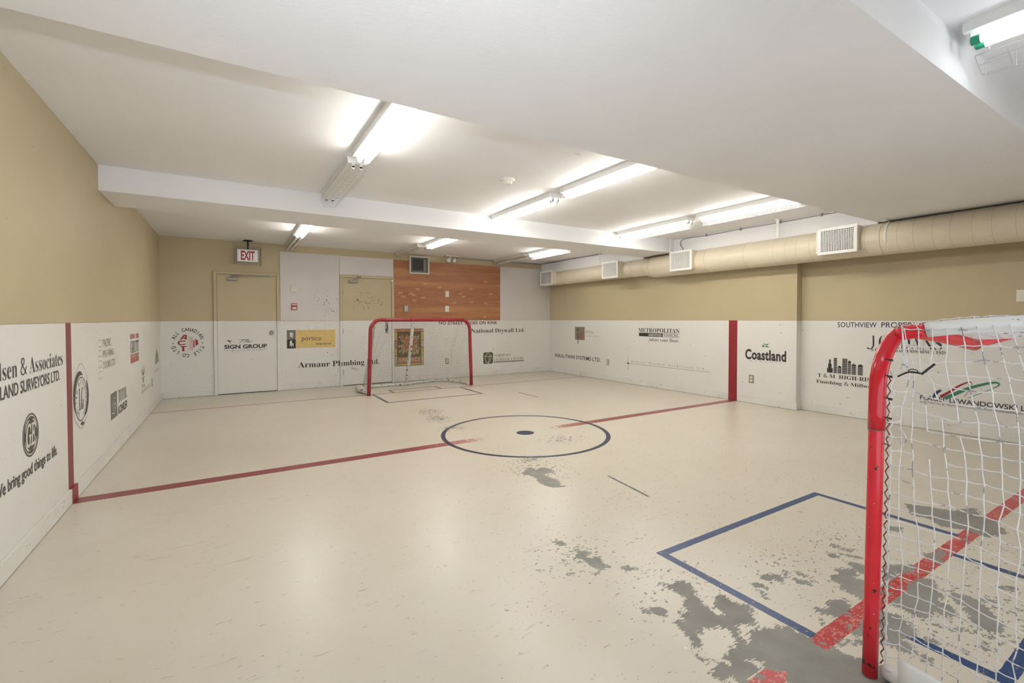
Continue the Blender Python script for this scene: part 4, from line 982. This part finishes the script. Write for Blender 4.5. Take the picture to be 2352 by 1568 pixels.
# ------------------------------------------------------------------ hockey goals
def enamel_red():
    g = NG('chipped_red_enamel'); g.pos()
    c = g.mix(g.ramp(g.noise(9, 3), .3, .7), (.70, .018, .034), (.80, .030, .050))
    k = g.m('GREATER_THAN', g.noise(30, 3, .6, off=2), .66)
    c = g.mix(k, c, (.05, .02, .02))
    k = g.m('GREATER_THAN', g.noise(60, 3, .6, off=12), .72)
    c = g.mix(g.m('MULTIPLY', k, .7), c, (.75, .45, .42))
    return g.out(c, .22, 0, .5)
M_['goal_red'] = enamel_red()
M_['sleeve_red'] = mat('glossy_red_vinyl_sleeve', (.62, .018, .030), .16, 0, .05, 8)
M_['far_red'] = mat('worn_red_enamel', (.33, .022, .034), .35, 0, .1, 20, wear=(.09, .02, .02), wthr=.64, wscale=16)
M_['pad_white'] = mat('white_vinyl_pad', (.76, .76, .75), .35, 0, .03, 6, wear=(.25, .24, .24), wthr=.74, wscale=28)
M_['pad_scuffed'] = mat('scuffed_white_pad', (.66, .65, .62), .5, 0, .06, 12, wear=(.07, .07, .065), wthr=.60, wscale=22)
M_['twine'] = mat('white_twine', (.76, .75, .75), .8, 0, .08, 60, wear=(.33, .32, .33), wthr=.60, wscale=18)
M_['far_twine'] = mat('shaded_grey_twine', (.42, .385, .33), .8, 0, .1, 60)  # the grey puts the shading of the far net into its colour
M_['lace_red'] = mat('dark_red_lace', (.22, .03, .03), .7)

def lerp(a, b, t): return a+(b-a)*t
def resample(pts, n):
    P = [Vector(p) for p in pts]; L = [0]
    for a, b in zip(P, P[1:]): L.append(L[-1]+(b-a).length)
    out = []
    for i in range(n):
        s = L[-1]*i/(n-1); j = 0
        while j < len(L)-2 and L[j+1] < s: j += 1
        t = (s-L[j])/max(1e-9, L[j+1]-L[j]); out.append(P[j].lerp(P[j+1], max(0, min(1, t))))
    return out
def at_len(pts, s):
    P = pts; acc = 0
    for a, b in zip(P, P[1:]):
        d = (b-a).length
        if acc+d >= s: return a.lerp(b, (s-acc)/d)
        acc += d
    return P[-1].copy()
def plen(pts): return sum((b-a).length for a, b in zip(pts, pts[1:]))

def make_goal(org, e, bdir, Wd, label, near):
    """org: left post base; e: unit towards the right post; bdir: unit to the back of the goal"""
    t = thing('hockey_goal', org, label, 'hockey goal')
    O = Vector(org); e = Vector(e).normalized(); bd = Vector(bdir).normalized()
    P = lambda s, tt, z: O+e*s+bd*tt+Vector((0, 0, z))
    r = .0222 if near else .030; zt = 1.178 if near else 1.212; Rb = .20 if near else .17
    red = M_['goal_red'] if near else M_['far_red']
    def sag(s):
        if not near: return 0
        K_ = [(0, 0), (.2, -.002), (.5, -.032), (.75, -.066), (1.17, -.032), (1.6, -.004), (3, 0)]
        for (a, x), (b, y) in zip(K_, K_[1:]):
            if a <= s <= b: return x+(y-x)*(s-a)/(b-a)
        return 0
    lean = -.028 if near else .04
    def bend(s0, sg): return [P(s0+sg*Rb*(1-math.cos(a)), 0, zt-Rb+Rb*math.sin(a)) for a in [PI/2*k/8 for k in range(9)]]
    # posts with their bends
    lp = [P(0+.0, 0, .004), P(0, 0, .3), P(0, 0, .7), P(0, 0, zt-Rb-.02)]+bend(0, 1)
    rp = [P(Wd, 0, .004), P(Wd, 0, .3), P(Wd, 0, .7), P(Wd, 0, zt-Rb-.02)]+bend(Wd, -1)
    lp = [p+e*lean*(1-max(0, p.z)/zt)*(-1) for p in lp] if not near else [p+e*lean*(1-max(0, p.z)/zt) for p in lp]
    rp = [p+e*lean*(1-max(0, p.z)/zt) for p in rp]
    MB().tube(lp, r, 20).obj('post', red, t, smooth=True)
    MB().tube(rp, r, 20).obj('post', red, t, smooth=True)
    ss = sorted([Rb+(Wd-2*Rb)*k/16 for k in range(17)]+[.75])
    MB().tube([P(s, 0, zt+sag(s)) for s in ss], .017 if near else r, 16).obj('crossbar', red, t, smooth=True)
    # top side bars and the back bar of the top frame
    if near:
        side = [P(.10, .01, 1.165), P(.13, .13, 1.190), P(.19, .28, 1.205), P(.26, .44, 1.210), P(.40, .55, 1.210), P(Wd*.5, .42, 1.20)]
        sR = [P(Wd-.10, .01, 1.165), P(Wd-.13, .13, 1.190), P(Wd-.19, .28, 1.205), P(Wd-.26, .44, 1.21), P(Wd-.40, .55, 1.21), P(Wd*.5, .42, 1.20)]
    else:
        side = [P(.10, .02, 1.203), P(.14, .18, 1.203), P(.20, .36, 1.203), P(.30, .50, 1.203), P(.45, .56, 1.203), P(Wd*.5, .42, 1.203)]
        sR = [P(Wd-.10, .02, 1.203), P(Wd-.14, .18, 1.203), P(Wd-.20, .36, 1.203), P(Wd-.30, .50, 1.203), P(Wd-.45, .56, 1.203), P(Wd*.5, .42, 1.203)]
    sideL = crom(side, 6); sideR = crom(sR, 6); top = sideL+sideR[::-1][1:]
    if near:
        MB().tube(sideL[:5], .022, 16).obj('top_bar', red, t, smooth=True)
        MB().tube(top[4:-4], .0245, 16).obj('padded_top_bar', M_['pad_white'], t, smooth=True)
        MB().tube(top[-5:], .022, 16).obj('top_bar', red, t, smooth=True)
    else: MB().tube(top, .012, 12).obj('top_bar', M_['far_red'], t, smooth=True)
    # base rail
    bl = [P(0, .03, .028), P(-.02, .30, .028), P(-.01, .60, .028), P(.07, .84, .028), P(.25, .95, .028), P(.5, .90, .028), P(Wd*.5, .74, .028)]
    if not near: bl = [P(0, .03, .028), P(-.03, .14, .028), P(-.02, .32, .028), P(.08, .58, .028), P(.28, .76, .028), P(.55, .78, .028), P(Wd*.5, .70, .028)]
    br = [P(Wd-0, .03, .028), P(Wd+.02, .30, .028), P(Wd+.01, .60, .028), P(Wd-.07, .84, .028), P(Wd-.25, .95, .028), P(Wd-.5, .90, .028), P(Wd*.5, .74, .028)]
    if not near: br = [P(Wd, .03, .028), P(Wd+.01, .2, .028), P(Wd-.02, .45, .028), P(Wd-.10, .70, .028), P(Wd-.28, .82, .028), P(Wd-.55, .80, .028), P(Wd*.5, .70, .028)]
    base = crom(bl, 6)+crom(br, 6)[::-1][1:]
    MB().tube(base, .024, 12).obj('base_rail', M_['pad_white'] if near else M_['pad_scuffed'], t, smooth=True)
    # centre support
    cs = [P(Wd*.5, .42, 1.16), P(Wd*.5, .55, .6), P(Wd*.5, .72, .05)]
    MB().tube(crom(cs, 6), .030, 12).obj('centre_support', M_['pad_scuffed'], t, smooth=True)
    # ---------------- net
    cell = .0385 if near else .038
    tw = .00150 if near else .0012; seg = 5 if near else 3
    n0 = .046 if near else .02
    topnet = [P(.01, n0, zt-.10), P(.06, n0, zt-.0)] + [p+Vector((0, 0, .030)) for p in top] + [P(Wd-.03, .025, zt-.02), P(Wd, .02, zt-.10)]
    bot = [p.copy() for p in base]
    if near: bot = [P(-.025, .048, .04)]+bot[1:]
    cB = sum(bot, Vector())/len(bot)
    Lb, Lt = plen(bot), plen(topnet); n = int(Lb/cell); rows = int(1.2/(.046 if near else .039))
    rnd = random.Random(5 if near else 9)
    cen = sum(top, Vector())/len(top)
    K = Vector((1.895, .588, 1.05))
    grid = []
    for i in range(n+1):
        f = i/n
        # top attachment runs ahead of the bottom, so the strands lean near the top bar
        sB = min(f, 1-f)*Lb; half = Lt/2
        g_ = .11*(1-math.exp(-sB/.02))+.92*sB if sB < .5 else .57+(sB-.5)*(half-.57)/(Lb/2-.5)
        Tp = at_len(topnet, g_ if f < .5 else Lt-g_); Bp = at_len(bot, f*Lb)
        outv = (Bp-cB); outv.z = 0; outv = outv.normalized() if outv.length > .01 else Vector()
        col = []
        for j in range(rows+1):
            v = j/rows
            q = Tp.lerp(Bp, v)
            hv = 1-(1-v)**5 if near else 1-(1-v)**1.25
            q.x = lerp(Tp.x, Bp.x, hv); q.y = lerp(Tp.y, Bp.y, hv); q.z = min(Tp.z, lerp(1.23, .05, v)) if near else lerp(Tp.z, .05, v)
            amp = math.sin(PI*v)
            q -= outv*amp*(.015 if near else .05)*math.sin(PI*min(1, f*3) if f < .5 else PI*min(1, (1-f)*3))
            q += outv*(.010 if near else .022)*math.sin(f*37+v*5)*amp+outv*(.006 if near else .012)*math.sin(f*83+v*13)*amp
            q.z += amp*(.010*math.sin(f*29+1.3)+.007*math.sin(f*71+v*6))
            jt = .0022 if near else .004
            q += Vector((rnd.gauss(0, jt), rnd.gauss(0, jt), rnd.gauss(0, jt)))*min(1, amp*3)
            if near:
                d = (q-K).length
                if d < .22: q = q.lerp(K+Vector((rnd.gauss(0, .006),)*3), .85*math.exp(-(d/.075)**2))
            col.append(q)
        grid.append(col)
    nb = MB()
    def strand(pts, rad, closed=False):
        out = []; rr_ = []
        for a, b in zip(pts, pts[1:]):
            m_ = (a+b)/2; m_.z -= .0015+abs(rnd.gauss(0, .0012))
            out += [a, m_]; rr_ += [rad*1.3, rad]
        out.append(pts[-1]); rr_.append(rad*1.45)
        nb.tube(out, rr_, seg, cap=False)
    def runs(pts, skip):
        cur = []
        for k, p in enumerate(pts):
            cur.append(p)
            if k in skip:
                if len(cur) > 1: strand(cur, tw)
                cur = []
        if len(cur) > 1: strand(cur, tw)
    for i in range(1, n):
        sk_ = set()
        if near: sk_ = {3: {4, 5, 8, 9}, 4: {6}, 5: {7}}.get(i, set())
        runs(grid[i], sk_)
    for j in range(0 if near else 1, rows+1):
        sk_ = set()
        if near: sk_ = {5: {2}, 8: {1, 2}, 10: {2, 3}, 12: {2}}.get(j, set())
        runs([grid[i][j] for i in range(n+1)], sk_)
    # top panel from crossbar to the back of the top frame
    m_ = int(Wd/.045); 
    tp = resample(top, m_+1); rws = 9 if near else 9
    G2 = []
    for i in range(m_+1):
        s = .12+(Wd-.24)*i/m_; a = P(s, .0, zt+sag(s)+.026); b_ = tp[i]+Vector((0, 0, .022)); G2.append([a.lerp(b_, k/rws)-Vector((0, 0, .020*math.sin(PI*k/rws)+rnd.uniform(0, .004))) for k in range(rws+1)])
    for c_ in G2: strand(c_, tw)
    for k in range(1, rws): strand([c_[k] for c_ in G2], tw)
    nb.obj('net', M_['twine'] if near else M_['far_twine'], t, smooth=True)
    # lacing round the posts
    lc = MB()
    for s0, sg in ((0, 1), (Wd, -1)):
        z = .06; pts = []; k = 0
        while z < zt-.14:
            pts.append(P(s0-.024*(1-z/zt)*near, 0.028+.009*(k % 2), z)); z += .018; k += 1
        lc.tube(pts, .0020 if near else .0015, 4)
    lc.obj('lacing', M_['lace_red'] if near else M_['far_twine'], t)
    if near:
        l2 = MB(); z = .06; pts = []; k = 0
        while z < zt-.12:
            pts.append(P(-.024*(1-z/zt), .034+.010*((k+1) % 2)+rnd.uniform(0, .003), z)); z += .024; k += 1
        l2.tube(pts, .0018, 5)
        l2.tube([P(-.024*(1-z_/zt), .042, z_) for z_ in (.06, .3, .5, .8)], .0020, 5)
        l2.tube(crom([P(.01, .045, .86), P(.0, .075, .845), P(.0, .08, .82), P(.005, .06, .80), P(.01, .05, .815)], 5), .002, 5)
        l2.obj('lacing', M_['twine'], t)
        # vinyl sleeve over the upper post and bend
        sl = [p+e*lean*(1-max(0, p.z)/zt) for p in [P(0, 0, .845), P(0, 0, .9)]+[P(0, 0, zt-Rb-.02)]+bend(0, 1)]
        MB().tube(sl, .0245, 24).obj('post_sleeve', M_['sleeve_red'], t, smooth=True)
        MB().tube([P(-.008, 0, .842), P(-.008, 0, .845)], .0242, 24).obj('sleeve_hem', M_['grey'], t, smooth=True)
        sc_ = [P(s, 0, zt+sag(s)) for s in ss if s <= .751]
        MB().tube(sc_, .0240, 20).obj('crossbar_sleeve', M_['sleeve_red'], t, smooth=True)
        # cable ties
        for z in (1.085, 1.03, .955, .89, .80):
            ti = MB().tube([P(-.006, .022, z), P(-.006, .036, z-.002)], .0018, 6).tube([P(-.006, .034, z-.002), P(-.006, .043, z-.003)], .0038, 6)
            ti.obj('cable_tie', M_['black'], t)
        MB().tube(crom([K+Vector((-.004, -.01, -.006)), K+Vector((-.006, .02, -.004)), K+Vector((-.004, .05, -.022))], 4), .0028, 6).obj('cable_tie', M_['black'], t)
        MB().tube([K+Vector((-.006, -.012, -.008)), K+Vector((-.008, -.045, .028))], .0036, 6).obj('cable_tie', M_['black'], t)
        MB().tube([K+Vector((-.004, .012*math.cos(a)+.01, .006*math.sin(a))) for a in [2*PI*k/12 for k in range(12)]], .0016, 5, closed=True).obj('cable_tie', M_['black'], t)
        # white skirt over the base rail
        sk2 = MB(); N = 14
        rows_ = []
        for i in range(N+1):
            f = i/N; tt = .085+.60*f; wv = .006*math.sin(f*8)
            rows_.append([P(-.060+wv, tt+.008, .030), P(-.052+wv, tt+.004, .070), P(-.046+wv*.6, tt, .112-.006*math.sin(f*5)), P(-.030, tt, .118-.006*math.sin(f*5))])
        sk2.v = [tuple(p) for rw_ in rows_ for p in rw_]
        for i in range(N):
            for k in range(3): sk2.f.append((4*i+k, 4*i+4+k, 4*i+5+k, 4*i+1+k))
        so = sk2.obj('skirt', M_['pad_white'], t, smooth=True); sm_ = so.modifiers.new('s', 'SOLIDIFY'); sm_.thickness = .003
    else:
        # white pad bulging over the left end of the rail
        pd = crom([P(-.045, .22, .06), P(-.06, .36, .07), P(-.05, .52, .055)], 5)
        MB().tube(pd, [.035+.02*math.sin(PI*i/(len(pd)-1)) for i in range(len(pd))], 14).obj('rail_pad', M_['pad_scuffed'], t, smooth=True)
    return t
make_goal((1.881, .688, 0), (1.9, -.14, 0), (-.14, -1.9, 0), 1.905, 'red framed hockey goal in the right foreground, its white net torn and knotted', True)
make_goal((1.881+.03, 7.475, 0), (1.905, .205, 0), (-.205, 1.905, 0), 1.858, 'red hockey goal standing at the far wall, seen from its open front', False)
